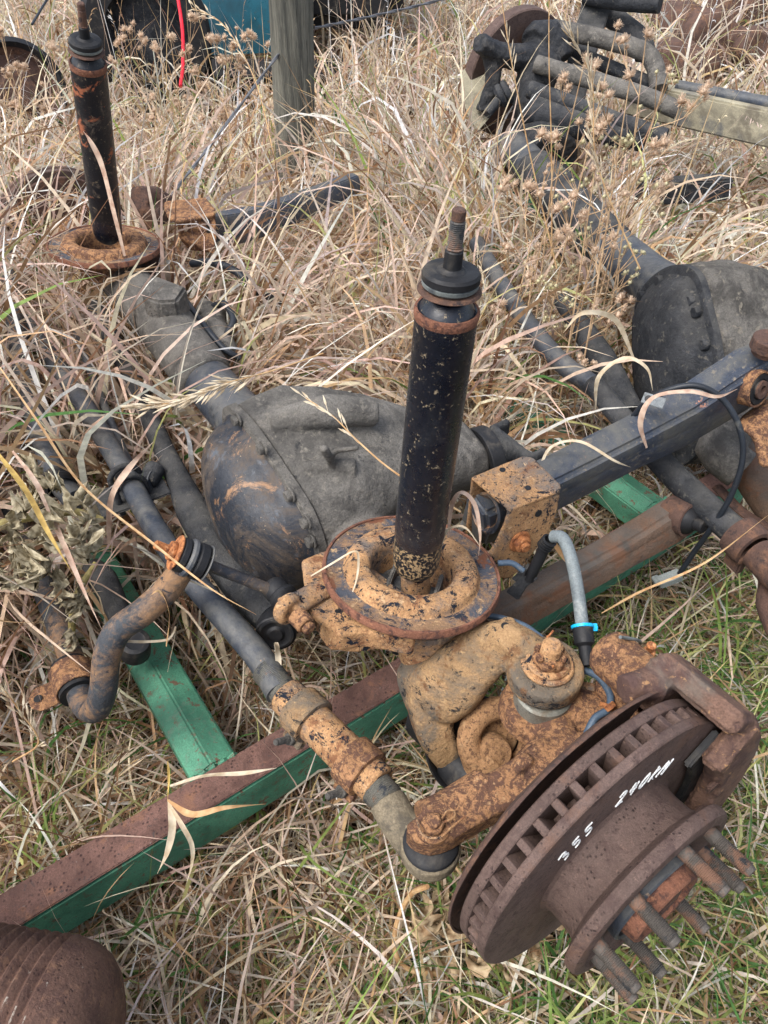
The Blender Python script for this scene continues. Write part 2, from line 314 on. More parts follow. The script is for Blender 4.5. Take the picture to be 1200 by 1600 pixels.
# ---- shocks
def shock(S0, S1, body_m, low_m, bush_m='boot', stem_tip=.128):
    ax = (S1 - S0).normalized(); L = (S1 - S0).length; r = .0325
    b = MB(); b.lathe(S0, ax, [(0, L + 0.0130), (.012, L + 0.0125), (.020, L + 0.0100), (.027, L + 0.0020), (.0295, L - .003), (r, L - .001), (r + .0006, L - .004), (r, L - .009), (r, .075), (r - .001, .068), (r - .0012, .066)], 48)
    body = b.build('shock_absorber', body_m, axle, ang=30)
    b = MB(); b.lathe(S0, ax, [(r - .0012, .0665), (r - .0008, .04), (r - .0014, .022), (r - .005, .010), (r - .013, .001), (.008, -.006), (0, -.008)], 48); b.build('lower_band', low_m, body)
    b = MB(); b.lathe(S0, ax, [(r + .0002, L - .012), (r + .0012, L - .008), (r + .0013, L - .003), (r + .0004, L - .0005), (r - .002, L - .0008)], 48); b.build('rim', 'hubrust', body)
    b = MB(); b.lathe(S0, ax, [(.012, L + 0.0120), (.013, L + 0.0156), (.016, L + 0.0172), (.030, L + 0.0168), (.0325, L + 0.0187), (.031, L + 0.0211), (.020, L + 0.0218), (.010, L + 0.0218)], 40); b.build('washer', 'darkrust', body)
    b = MB(); b.lathe(S0, ax, [(.012, L + 0.0218), (.026, L + 0.0226), (.0285, L + 0.0250), (.029, L + 0.0289), (.0275, L + 0.0296)], 40); b.build('bushing_ring', bush_m, body)
    b = MB(); b.lathe(S0, ax, [(.0272, L + 0.0289), (.0292, L + 0.0304), (.0292, L + 0.0367), (.027, L + 0.0398), (.020, L + 0.0410), (.015, L + 0.0399), (.012, L + 0.0413), (.0105, L + 0.0429), (0, L + 0.0429)], 40); b.build('rubber_bushing', 'rubber', body)
    b = MB(); b.cyl(S0 + ax * (L + 0.0390), S0 + ax * (L + 0.0608), .0092, 18); b.build('stem', 'rubber', body)
    b = MB(); b.cyl(S0 + ax * (L + 0.0608), S0 + ax * (L + 0.0632), .0088, 16); b.thread(S0 + ax * (L + 0.0632), S0 + ax * (L + 0.0881), .0076, .0019); b.build('threaded_stud', 'stud' if body_m == 'blackmid' else 'darkrust', body); b = MB(); b.cyl(S0 + ax * (L + 0.0881), S0 + ax * (L + 0.0998), .0068, 14); b.build('stud_tip', 'darkrust', body)
    return body
S0 = D(648, 893, 1.045); S1 = D(699, 480, .775)
sh = shock(S0, S1, 'blackmid', 'blackspeck'); sh['label'] = 'black shock absorber with tan specks, the near one'
LS = (S1 - S0).length
T0 = D(170, 375, 1.74)
best = min((abs((D(137, 96, d / 1000) - T0).length - LS), d / 1000) for d in range(1200, 1740, 2)); T1 = D(137, 96, best[1])
sh2 = shock(T0, T1, 'blackrust', 'blackmid'); sh2['label'] = 'black shock absorber with orange rust runs, the far one'

# shock foot and mounting fork below the seat
b = MB(); b.tube([S0 + Vector((0, 0, -.004)), S0 + Vector((.004, .0, -.05))], [.019, .022], 18); b.build('shock_foot', 'tanrust', axle)
b = MB(); b.tube([S0 + Vector((-.055, .02, -.05)), S0 + Vector((.06, -.02, -.05))], .017, 16); b.build('lower_pin', 'darkdirt', axle)
for s in (-1, 1):
    b = MB(); c = S0 + Vector((.032 * s, -.01 * s, -.055)); b.box(c, Vector((1, -.3, 0)), Vector((.3, 1, 0)), UP, .006, .05, .07, .002); b.build('mount_lug', 'greydirt', axle)

# seat bracket: shelf with holes and a side arm with round end
def cp(x, y, dz=0): return onplane(x, y, C1 + NC * dz, NC)
b = MB()
b.prism([cp(x, y, -.020) for x, y in ((471, 874), (505, 860), (545, 858), (600, 900), (640, 930), (640, 960), (600, 962), (557, 957), (515, 974), (497, 966), (483, 950), (477, 917))], -NC * .012, .002)
b.prism([cp(x, y, -.022) for x, y in ((516, 973), (557, 958), (600, 965), (650, 968), (650, 1000), (600, 990), (565, 985), (530, 992))], -NC * .032, .003)
b.prism([cp(x, y, -.022) for x, y in ((500, 955), (540, 930), (640, 940), (640, 975), (560, 985), (516, 980))], -NC * .045, .004)
b.build('seat_bracket', 'tanrust', axle, remesh=.002, smooth=1)
b = MB(); ex, ey_ = cp(450, 950, -.010), cp(514, 914, -.018)
ad = (ey_ - ex).normalized(); az_ = NC.cross(ad).normalized()
b.tube([ex - az_ * .0, ex + ad * .03, ey_], [.0205, .017, .018], 20, 3, flat=[.5, .5, .5])
b.cyl(ex + NC * -.001 + az_ * .009, ex + NC * -.001 - az_ * .009, .0215, 28, .004)
b.build('side_arm', 'tanrust', axle, remesh=.0022, disp=.001, smooth=2)
BA = (-A1 * .9 + Vector((.15, 0, -.1))).normalized()
q = cp(462, 960, -.002)
b = MB(); b.cyl(q, q + BA * .022, .0125, 20); b.cyl(q + BA * .022, q + BA * .030, .0085, 16); b.build('bolt', 'tanrust2', axle)
for x, y in ((493, 906), (527, 955)):
    b = MB(); c = cp(x, y, -.0196); b.lathe(c, NC, [(0, .0004), (.0034, .0004), (.0036, 0)], 12); b.build('bolt_hole', 'rubber', axle)

# ---- seat column and C yoke
b = MB()
b.tube([C1 + Vector((.062, -.03, -.040)), Z(692, 1015, .44), Z(668, 1062, .40)], [.040, .046, .045], 22, 4)
b.tube([C1 + Vector((.022, -.050, -.050)), Z(668, 1010, .445), Z(692, 1050, .41)], [.040, .044, .042], 20, 3)
b.build('seat_column', 'tanrust', axle, remesh=.004, disp=.003, dscale=.04)
b = MB(); BJ = Z(852, 1048, .512)
b.tube([Z(668, 1062, .40), Z(698, 1072, .435), Z(735, 1036, .478), Z(782, 1008, .506), Z(828, 1028, .512), BJ], [.047, .041, .030, .022, .021, .024], 24, 4, flat=[1, 1.15, 1.35, 1.5, 1.5, 1.3], sq=.62)
b.cyl(BJ - UP * .019, BJ + UP * .012, .0485, 44, .004)
b.prism([Z(774, 985, .514), Z(783, 972, .518), Z(797, 971, .520), Z(808, 982, .520), Z(850, 1010, .522), Z(812, 1040, .520), Z(780, 1020, .516)], UP * .016, .003)
b.tube([Z(670, 1058, .40), Z(674, 1100, .39), Z(678, 1140, .37), Z(694, 1172, .335), Z(705, 1185, .29)], [.044, .036, .027, .022, .022], 24, 4, flat=[1, 1.1, 1.2, 1.3, 1.3], sq=.62)
b.tube([Z(705, 1050, .465), Z(745, 1008, .503), Z(790, 992, .528), Z(830, 1010, .53)], [.010, .009, .008, .006], 10, 4)
b.build('end_yoke', 'yoke', axle, remesh=.0028, disp=.0012, dscale=.02, smooth=3)
b = MB(); b.lathe(Z(790, 978, .5385), UP, [(0, .0004), (.0055, .0004), (.006, 0)], 14); b.build('yoke_hole', 'rubber', axle)
# ball joint: collar, castle nut, stud, grey seal
KP = (UP + Vector((.03, .03, 0))).normalized(); t = BJ + KP * .014
b = MB(); b.cyl(t - KP * .002, t + KP * .004, .034, 30, .002); b.cyl(t, t + KP * .009, .028, 24, .002); b.build('collar', 'tanrust', axle, disp=.001, dscale=.01)
b = MB(); b.nut(t + KP * .008, KP, .0225, .012)
for k in range(6):
    x, y, _ = fr(KP); a = k * math.pi / 3 + .5; c = t + KP * .022 + (x * math.cos(a) + y * math.sin(a)) * .0165; b.box(c, x * math.cos(a) + y * math.sin(a), y * math.cos(a) - x * math.sin(a), KP, .008, .010, .009, .0015)
b.build('castle_nut', 'tanrust2', axle)
b = MB(); b.thread(t + KP * .015, t + KP * .040, .0135, .003, .08); b.build('ball_stud', 'tanrust', axle)
b = MB(); x, y, _ = fr(KP); b.tube([t + KP * .024 - y * .022, t + KP * .024 + y * .026], .0016, 8); b.tube([t + KP * .024 + y * .024, t + KP * .034 + y * .027 + x * .006], .0014, 8); b.build('cotter_pin', 'orange', axle)
SR = Z(847, 1092, .472)
b = MB(); b.cyl(SR - UP * .012, SR + UP * .020, .0365, 40, .003); b.build('grease_seal', 'silver', axle)
b = MB(); b.lathe(SR, UP, [(.0365, -.010), (.0385, -.009), (.0385, -.007), (.0365, -.006)], 36); b.build('seal_ring', 'rubber', axle)

# ---- rotor frame
RC = Vector((.247, .341, .485)); RN = Vector((.583, -.811, .046)).normalized()
E1 = UP.cross(RN).normalized(); E2 = RN.cross(E1).normalized()
def RF(th, r, h): return RC + E1 * (r * math.cos(R(th))) + E2 * (r * math.sin(R(th))) + RN * h

# ---- knuckle with steering arm
b = MB()
top = [(632, 1290), (668, 1258), (730, 1222), (796, 1186), (845, 1150), (905, 1140), (958, 1122), (950, 1165), (880, 1225), (800, 1257), (738, 1290), (704, 1312), (668, 1320), (642, 1308)]
b.prism([Z(x, y, .487) for x, y in top], -UP * .040, .004)
b.tube([SR + UP * -.030, SR + UP * -.006], [.055, .049], 28)
b.tube([SR + UP * -.028, Z(905, 1118, .452), Z(950, 1122, .45)], [.040, .036, .030], 18, 3)
b.tube([SR + UP * -.03, Z(872, 1155, .455), Z(830, 1205, .455)], [.036, .030, .026], 18, 3)
b.tube([Z(905, 1150, .44), Z(885, 1200, .40), Z(850, 1260, .34)], [.040, .05, .05], 18, 3)
b.tube([Z(760, 1232, .462), Z(700, 1272, .464), Z(664, 1290, .466)], [.026, .027, .029], 16, 2)
b.box(Z(815, 1194, .489), Vector((.8, .6, 0)), Vector((-.6, .8, 0)), UP, .030, .018, .014, .003)
b.build('knuckle', 'tanrust2', axle, remesh=.0025, disp=.0012, dscale=.02, smooth=2)
# axle shaft joint inside the yoke
U0 = D(782, 1158, 1.045); uv = ((CC - U0).normalized() * .75 + RN * .45 + UP * .1).normalized(); ux_, uy_, _ = fr(uv)
sc_ = D(742, 1166, 1.085); b = MB(); b.lathe(sc_, uv, [(.0, -.05), (.05, -.05), (.068, -.03), (.072, .004), (.070, .008), (.066, .004), (.060, -.02), (.045, -.035), (0, -.04)], 48); b.build('shaft_seal', 'rubber', axle)
b = MB(); b.tube([sc_ - uv * .03, sc_ + A1 * .10 - UP * .04], [.055, .05], 24); b.tube([D(700, 1185, 1.1), D(748, 1226, 1.08)], [.03, .034], 20); b.build('shaft_housing', 'rubber', axle)
b = MB(); cpt = [U0 + (ux_ * math.cos(R(a)) + uy_ * math.sin(R(a))) * .044 for a in range(0, 360, 15)]
for p_, q_ in zip(cpt, cpt[1:] + cpt[:1]): b.tube([p_ - uv * .004, q_ - uv * .004], .0165, 14)
b.tube([D(776, 1176, 1.045), D(742, 1205, 1.06)], .026, 20); b.tube([U0 - uv * .025, U0 - uv * .06], .034, 20)
b.build('shaft_fork', 'fork', axle, remesh=.0024, smooth=2)
jc = D(776, 1176, 1.032)
b = MB(); b.lathe(jc, uv, [(0, .005), (.010, .0052), (.0115, .0042), (.019, .0045), (.0215, .001), (.022, -.03)], 32); b.build('joint_cap', 'fork', axle)

# ---- tie rod end at steering arm
TE = Z(676, 1291, .487)
b = MB(); b.lathe(TE - UP * .038, UP, [(.018, .001), (.029, -.001), (.0325, -.004), (.031, -.0065), (.033, -.009), (.031, -.012)], 30); b.build('boot', 'rubber', axle)
b = MB(); b.lathe(TE - UP * .050, UP, [(.0, .002), (.030, .002), (.036, .0), (.036, -.018), (.033, -.030), (.024, -.040), (.0, -.044)], 30)
te2 = TE - UP * .078
b.tube([te2, Z(628, 1290, .415), Z(604, 1250, .42)], [.030, .024, .0235], 22, 4)
b.build('tie_rod_end', 'housing', axle, remesh=.003, disp=.0015, dscale=.02)
b = MB(); b.lathe(TE, UP, [(.020, -.003), (.020, .001), (.017, .002), (.010, .002)], 24); b.nut(TE + UP * .001, UP, .014, .009); b.cyl(TE + UP * .009, TE + UP * .016, .0085, 16); b.build('nut', 'tanrust2', axle)
b = MB(); p = TE + UP * .0105
b.tube([p + Vector((-.018, .004, 0)), p + Vector((-.012, -.014, 0)), p + Vector((.006, -.017, 0)), p + Vector((.02, -.006, 0)), p + Vector((.036, .006, .002))], .0013, 8, 5)
b.tube([p + Vector((.010, .004, 0)), p + Vector((.017, .013, 0)), p + Vector((.024, .013, 0)), p + Vector((.024, .006, 0)), p + Vector((.012, .0, 0))], .0013, 8, 5); b.build('cotter_pin', 'tanrust', axle)

# ---- tie rod
Tp = [Z(438, 1082, .42), Z(400, 1020, .42), Z(310, 918, .42), Z(240, 822, .42), Z(190, 730, .42), Z(130, 632, .42), Z(60, 530, .42), Z(0, 440, .42)]
b = MB(); b.tube(Tp, [.021, .0195, .0195, .0195], 22, 3); b.build('tie_rod', 'blackdust', axle, disp=.001)
b = MB(); b.thread(Z(414, 1046, .42), Z(452, 1092, .42), .0215, .0025, .06); b.build('rod_thread', 'thread', axle); b = MB(); b.thread(Z(572, 1212, .42), Z(606, 1252, .42), .0228, .0025, .06); b.build('rod_thread', 'thread', axle)
SA, SB = Z(446, 1085, .42), Z(592, 1228, .42); sx = (SB - SA).normalized()
b = MB(); b.cyl(SA, SB, .0265, 28, .002); b.build('adjusting_sleeve', 'tanrust', axle, disp=.0012, dscale=.02)
for f0 in (.14, .70):
    c = SA + (SB - SA) * f0; w = .036; side = sx.cross(UP).normalized(); dn = (-UP * .75 + side * .65).normalized()
    b = MB(); b.lathe(c, sx, [(.027, 0), (.033, .001), (.0335, .004), (.0335, w - .004), (.033, w - .001), (.027, w)], 32)
    b.box(c + sx * w / 2 + dn * .037, sx, dn, sx.cross(dn), w * .92, .022, .004, .001); b.box(c + sx * w / 2 + dn * .037 + sx.cross(dn) * .008, sx, dn, sx.cross(dn), w * .92, .022, .004, .001)
    cl = b.build('clamp', 'yoke' if f0 < .5 else 'tanrust2', axle, disp=.001, dscale=.02)
    bx = sx.cross(dn); bc = c + sx * w * .5 + dn * .040 - bx * .022 * -1
    b = MB(); b.cyl(bc - bx * .06, bc + bx * .012, .0042, 12); b.nut(bc + bx * .006, bx, .0095, .008); b.nut(bc - bx * .024, -bx, .0095, .008); b.thread(bc - bx * .030, bc - bx * .055, .005, .0016); b.build('clamp_bolt', 'greydirt', cl)

# ---- damper U-bolt bracket on the tie rod
c = Z(200, 755, .42); td = (Tp[4] - Tp[3]).normalized(); sdv = td.cross(UP).normalized()
b = MB(); b.box(c - UP * .026, td, sdv, UP, .075, .125, .005, .002); b.build('bracket_plate', 'darkdirt', axle, disp=.001)
for k in (-1, 1):
    b = MB(); m0 = c + td * (.016 * k)
    b.tube([m0 + sdv * .026 - UP * .05, m0 + sdv * .026] + [m0 + sdv * (.026 * math.cos(R(a))) + UP * (.027 * math.sin(R(a))) for a in range(20, 180, 20)] + [m0 - sdv * .026, m0 - sdv * .026 - UP * .05], .0055, 12, 2); b.build('u_bolt', 'darkdirt', axle)
b = MB(); b.tube([c - sdv * -.045 - UP * .015, c - sdv * -.02 + td * .05 - UP * .02, Z(165, 640, .40), Z(120, 520, .40)], [.02, .011, .009, .009], 14, 3); b.build('damper_rod', 'blackdust', axle)
b = MB(); b.tube([c + sdv * .03 - UP * .015, c + sdv * .06 - UP * .012 + td * .03], .019, 16); b.build('damper_mount', 'darkdirt', axle, remesh=.004)

# ---- track bar
b = MB(); b.tube([Z(427, 968, .40), Z(390, 930, .39), Z(345, 870, .38), Z(300, 795, .38), Z(282, 755, .385), Z(255, 700, .39), Z(205, 590, .40), Z(150, 480, .42)], [.028, .031, .032, .030, .023, .020, .020, .02], 22, 4); b.build('track_bar', 'darkdirt', axle, disp=.002, dscale=.04)
ey = Z(432, 980, .40); ea = (B1 * -.45 - A1 * .75 + UP * .25).normalized()
b = MB(); b.lathe(ey, ea, [(.030, -.024), (.031, -.022), (.031, .016), (.029, .018)], 30); b.lathe(ey, ea, [(.0, .020), (.010, .0205), (.011, .018), (.014, .016), (.020, .0165), (.0235, .019), (.027, .0185), (.029, .015)], 30); b.build('bushing_eye', 'rubber', axle)

# ---- sway bar and its link
SE = D(297, 872, 1.058); LK = (D(440, 928, 1.125) - D(246, 852, 1.035)).normalized()
b = MB(); b.tube([SE + Vector((.012, .018, 0)), SE, Z(262, 920, .50), Z(225, 955, .485), Z(185, 985, .46), Z(167, 1025, .425), Z(162, 1075, .375), Z(150, 1108, .325), Z(128, 1095, .295), Z(112, 1030, .285), Z(60, 900, .28), Z(0, 752, .28), Z(-60, 610, .28)], [.014, .019, .0198] + [.0198] * 10, 24, 5, flat=[.6, .8, 1, 1, 1, 1, 1, 1, 1, 1, 1, 1, 1])
b.build('sway_bar', mat('sway bar steel', (54, 58, 63), [((142, 110, 80), 13, .46, .60, 10, .5, .78), ((40, 43, 49), 50, .57, .62), ((100, 94, 84), 60, .62, .68)], rough=.6, bump=.4, bscale=150, bdist=.0018, spec=.4), axle, disp=.0015, dscale=.03)
def disc(nm, m, t0, t1, r, ch=.0015, hexa=False):
    b = MB(); a, c_ = D(246, 852, 1.035) + LK * t0, D(246, 852, 1.035) + LK * t1
    if hexa: b.nut(a, LK, r, t1 - t0)
    else: b.cyl(a, c_, r, 36, ch)
    return b.build(nm, m, axle)
LL = (D(440, 928, 1.125) - D(246, 852, 1.035)).length
b = MB(); b.thread(D(246, 852, 1.035) + LK * .03, D(246, 852, 1.035) - LK * .003, .0068, .0018); b.build('link_stud', 'orange', axle)
disc('nut', 'orange', .016, .026, .0145, hexa=True); disc('washer', 'orange', .025, .029, .0255)
disc('rubber_bushing', 'rubber', .029, .042, .0245, .003); disc('bar_eye', 'blackdust', .042, .052, .0275, .003)
disc('rubber_bushing', 'rubber', .052, .070, .0265, .004); disc('washer', 'blackdust', .070, .0725, .0275)
b = MB(); l0 = D(246, 852, 1.035); b.tube([l0 + LK * .072, l0 + LK * .085, l0 + LK * (LL - .03), l0 + LK * (LL - .005)], [.0095, .0085, .0085, .014], 16, 2); b.build('link_rod', 'cover', axle)
lb = D(436, 926, 1.12)
b = MB(); b.lathe(lb, BA, [(.0, -.022), (.012, -.021), (.0185, -.014), (.020, -.004), (.018, .003), (.021, .006), (.022, .012), (.019, .018), (.013, .023)], 28); b.build('link_boot', 'rubber', axle)
# sway bar clamp
sc = Z(115, 1062, .29); sb_d = (Z(60, 900, .28) - Z(112, 1030, .28)).normalized(); sb_s = sb_d.cross(UP).normalized()
b = MB(); pr = []
for a in range(-20, 201, 20): pr.append(sc + sb_s * (.031 * math.cos(R(a))) + UP * (.031 * math.sin(R(a))))
ring = lambda w, rr: [sc + sb_d * w + sb_s * (rr * math.cos(R(a))) + UP * (rr * math.sin(R(a))) for a in range(-20, 201, 20)]
outer = ring(0, .034); inner = ring(0, .0305)[::-1]
b.prism([p - sb_d * .024 for p in outer + inner], sb_d * .048, .001)
e = sc - sb_s * .030 - UP * .012
b.prism([e - sb_d * .024 - sb_s * -.004, e - sb_d * .024 - sb_s * .030, e - sb_d * .010 - sb_s * .043, e + sb_d * .010 - sb_s * .043, e + sb_d * .024 - sb_s * .030, e + sb_d * .024 - sb_s * -.004], UP * .004, .001)
b.build('bar_clamp', 'tanrust2', axle, remesh=.0022, smooth=2, disp=.002, dscale=.03)
b = MB(); b.lathe(e - sb_s * .028 + UP * .0062, UP, [(0, .0006), (.0065, .0005), (.007, 0)], 14); b.build('clamp_hole', 'rubber', axle)
b = MB(); b.tube([sc - sb_d * .03, sc + sb_d * .03], .0295, 24); b.build('clamp_rubber', 'rubber', axle)

# ---- axle tubes
b = MB(); b.tube([AX(-.02, 0, .43), AX(.16, 0, .44)], .05, 28); b.tube([AX(.40, .005, .45), AX(.60, .01, .45), AX(.78, .013, .45)], [.058, .05, .049], 28, 3); b.build('axle_tube', 'blackdust', axle, disp=.0015)
b = MB(); b.tube([AX(.70, .012, .45), AX(.73, .012, .455), AX(.88, .018, .465), AX(.95, .02, .47), AX(1.2, .02, .46)], [.053, .058, .060, .06, .05], 26, 3)
b.build('tube_sleeve', 'greydirt', axle, remesh=.005, disp=.004, dscale=.05)
b = MB(); b.prism([Z(218, 440, .565), Z(246, 430, .565), Z(292, 447, .558), Z(276, 470, .555), Z(246, 472, .556), Z(222, 462, .56)], -UP * .055, .006); b.build('bump_pad', 'greydirt', axle, disp=.002)

# ---- differential: cover faces -B, housing narrows to the pinion on +B
def az(a, z, b=0): return AX(a, b, z)
FL = [(.405, .600), (.33, .600), (.235, .573), (.178, .550), (.148, .50), (.146, .44), (.17, .375), (.22, .325), (.29, .300), (.36, .315), (.415, .36), (.445, .43), (.448, .51), (.435, .57)]
fc = np.mean(FL, 0)
def flr(s, b, sh=(0, 0)):
    P = smooth_path([Vector((p[0], p[1], 0)) for p in FL + [FL[0]]], 4)[:-1]
    return [AX(fc[0] + sh[0] + (p.x - fc[0]) * s, b, fc[1] + sh[1] + (p.y - fc[1]) * s) for p in P]
b = MB(); b.rings([flr(1.0, -.068), flr(1.03, -.066), flr(1.03, -.052), flr(1.0, -.05)]); b.build('cover_flange', 'greydirt', axle, disp=.001)
b = MB()
rr = [flr(.97, -.066)]
for i in range(1, 10):
    t = i / 9; rr.append(flr(.90 * math.cos(t * 1.45) ** .75 if i < 9 else .12, -.07 - .085 * math.sin(t * 1.5), (.0, -.004 * t)))
rr.insert(1, flr(.91, -.071)); b.rings(rr); b.build('diff_cover', 'cover', axle, disp=.0035, dscale=.09, ang=70)
for i, (x, y) in enumerate(((372, 655), (412, 700), (455, 773), (421, 858), (345, 690), (488, 845), (480, 815))):
    b = MB(); p = PB(x, y, -.070); b.nut(p, -B1, .0095, .010); b.cyl(p + B1 * .001, p - B1 * .002, .012, 16, .0005); b.build('cover_bolt', 'greydirt', axle)
b = MB()
hs_ = [flr(1.0, -.05), flr(1.02, -.02), flr(.97, .03, (.0, .012)), flr(.86, .09, (-.01, .012)), flr(.74, .15, (-.03, .01)), flr(.58, .20, (-.05, .01)), flr(.46, .25, (-.065, .0)), flr(.42, .29, (-.07, -.005)), flr(.36, .30, (-.07, -.005))]
b.rings(hs_)
b.tube([AX(.44, .005, .46), AX(.36, 0, .46)], [.062, .085], 24); b.tube([AX(.05, 0, .44), AX(.2, 0, .45)], [.055, .08], 24)
for (p, q_, rr_) in ((PB(470, 690, .02), PB(545, 745, .06), .010), (PB(500, 640, .05), PB(600, 690, .12), .012)):
    b.tube([p, q_], rr_, 10)
b.tube([AX(.33, -.03, .60), AX(.29, .05, .615), AX(.26, .12, .60)], [.02, .028, .02], 14, 3)
b.tube([AX(.24, -.03, .575), AX(.20, .04, .57)], [.012, .016], 12)
for (p_, q_, w_) in (((382, 668), (470, 712), .006), ((470, 712), (505, 790), .006), ((470, 712), (560, 700), .005), ((505, 700), (540, 760), .007)):
    b.tube([PB(*p_, -.01) + UP * .002, PB(*q_, .03)], w_, 8)
b.build('diff_housing', 'greydirt', axle, remesh=.004, disp=.004, dscale=.05, smooth=2)
b = MB(); b.cyl(AX(.205, .30, .445), AX(.2, .325, .445), .062, 32); b.build('pinion_seal', 'rubber', axle)
b = MB(); b.tube([AX(.2, .32, .445), AX(.2, .36, .445)], .03, 20); b.box(AX(.2, .37, .445), A1, B1, UP, .11, .02, .05, .006); b.box(AX(.25, .39, .445), A1, B1, UP, .015, .05, .045, .006); b.box(AX(.15, .39, .445), A1, B1, UP, .015, .05, .045, .006); b.build('pinion_yoke', 'darkdirt', axle, remesh=.004)

# ---- upper radius arm with bracket
def sec(c, along, up, w, h, wtop):          # five-sided pressed section
    s_ = along.cross(up).normalized()
    return [c + s_ * (w * a) + up * (h * b_) for a, b_ in ((.5, -.5), (.5, .18), (.30, .5), (-.5, .5), (-.5, -.5))]
b = MB(); u = UP
pa0, pa1, pa2, pa3, pa4 = AX(.045, .15, .52), AX(.035, .30, .522), AX(.02, .46, .538), AX(.008, .56, .552), AX(-.004, .675, .582)
dv = (pa4 - pa0).normalized(); upv = (UP - dv * UP.dot(dv)).normalized(); upv = (upv - A1 * .25).normalized()
b.rings([sec(pa0, dv, upv, .062, .085, .5), sec(pa1, dv, upv, .062, .085, .5), sec(pa2, dv, upv, .062, .085, .5), sec(pa3, dv, upv, .066, .098, .5), sec(pa4, dv, upv, .066, .120, .5), sec(pa4 + dv * .07, dv, upv, .062, .112, .5)])
bmesh.ops.recalc_face_normals(b.bm, faces=b.bm.faces); bmesh.ops.bevel(b.bm, geom=[e for e in b.bm.edges if e.calc_face_angle(0) > .3], offset=.007, segments=3, affect='EDGES')
arm = b.build('radius_arm', 'navyarm', axle, label='navy black upper radius arm reaching right to a bushing', disp=.001, ang=30)
bp_ = PA(1178, 606, -.042); bn = (-A1 + UP * .30).normalized()
b = MB(); b.lathe(bp_, bn, [(.031, -.03), (.031, .008), (.0305, .011), (.0275, .0115), (.0265, .008)], 40); bs = b.build('bushing_shell', 'tanrust2', arm)
b = MB(); b.lathe(bp_, bn, [(.027, .008), (.025, .0115), (.018, .0115), (.0165, .009), (.0155, .0125)], 40); b.build('bushing_rubber', 'rubber', arm)
b = MB(); b.lathe(bp_, bn, [(.0155, .010), (.0150, .0165), (.0075, .017), (.0065, .014), (.0065, -.01), (0, -.01)], 32); b.build('bushing_sleeve', 'darkrust', arm)

# bracket: folded plate over the arm root
nz_ = (UP + B1 * -.04 - A1 * .10).normalized(); bc0 = Z(805, 752, .60)
def bp(x, y, dz=0): return onplane(x, y, bc0 + nz_ * dz, nz_)
b = MB()
b.prism([bp(735, 745), bp(818, 711), bp(834, 714), bp(878, 758), bp(874, 768), bp(796, 797)], -nz_ * .006, .0015)
s1, s2, s3 = bp(796, 797, -.002), bp(876, 764, -.002), bp(878, 758, -.002)
f1 = D(796, 800, 1.10); f2 = D(878, 770, 1.10)
front = [(796, 798), (877, 764), (872, 800), (858, 832), (832, 868), (800, 905), (775, 905), (765, 868), (780, 840), (789, 820)]
fn = ((bp(877, 764) - bp(796, 797)).cross(UP)).normalized(); fn = (fn + UP * .12).normalized()
if fn.dot(CC - bc0) < 0: fn = -fn
b.prism([onplane(x, y, bp(796, 797, -.001), fn) for x, y in front], -fn * .006, .0015)
back0 = bp(735, 745); b.prism([back0, bp(818, 711), bp(818, 711) - UP * .12, back0 - UP * .12], -fn * -.005, .0015)
b.build('arm_bracket', 'tanrust', axle, remesh=.0022, smooth=3, disp=.001)
for x, y in ((785, 734), (825, 762)):
    b = MB(); b.lathe(bp(x, y, .0008), nz_, [(0, .0006), (.0042, .0005), (.0046, 0)], 14); b.build('bracket_hole', 'rubber', axle)
for x, y, r_ in ((811, 845, .014), (841, 802, .004)):
    p = onplane(x, y, bp(796, 797), fn); b = MB()
    if r_ > .01: b.cyl(p, p + fn * .004, .018, 20); b.nut(p + fn * .003, fn, r_, .011); b.cyl(p + fn * .012, p + fn * .020, .0075, 14); b.build('bolt', 'orange', axle)
    else: b.lathe(p + fn * .0005, fn, [(0, .0004), (.006, 0.0004), (.0062, 0)], 14); b.build('bracket_hole', 'rubber', axle)
bt = AX(.055, .13, .53)
b = MB(); b.lathe(D(768, 800, 1.14), Vector((-.75, -.45, .25)), [(.030, -.05), (.032, .012), (.028, .014), (.024, .010), (.018, .0)], 30); b.lathe(D(768, 800, 1.14), Vector((-.75, -.45, .25)), [(.018, 0), (0, -.001)], 20); b.build('arm_bushing', 'cover', axle)

# ---- lower arm
b = MB(); l0, l1, l2, l3 = AX(-.02, .13, .34), AX(-.03, .25, .345), AX(-.05, .42, .37), AX(-.065, .52, .395)
dv = (l3 - l0).normalized(); upv = (UP - dv * UP.dot(dv)).normalized(); upv = (upv - A1 * -.15).normalized()
b.rings([sec(l0, dv, upv, .052, .062, .5), sec(l1, dv, upv, .052, .062, .5), sec(l2, dv, upv, .052, .058, .5), sec(l3, dv, upv, .052, .072, .5), sec(l3 + dv * .03, dv, upv, .045, .06, .5)])
bmesh.ops.recalc_face_normals(b.bm, faces=b.bm.faces); bmesh.ops.bevel(b.bm, geom=[e for e in b.bm.edges if e.calc_face_angle(0) > .3], offset=.007, segments=3, affect='EDGES')
arm2 = b.build('lower_arm', 'brownarm', axle, disp=.001, ang=30, label='brown lower arm under the radius arm, bushing at its right end')
lp = D(1074, 812, 1.31)
b = MB(); b.lathe(lp, bn, [(.030, -.04), (.030, .005), (.026, .006), (.025, .003)], 32); b.build('bushing_shell', 'darkrust', arm2)
b = MB(); b.lathe(lp, bn, [(.026, .001), (.020, .012), (.013, .018), (0, .018)], 32); b.cyl(lp + bn * .01, lp + bn * .034, .012, 18); b.build('bushing_rubber', 'rubber', arm2)

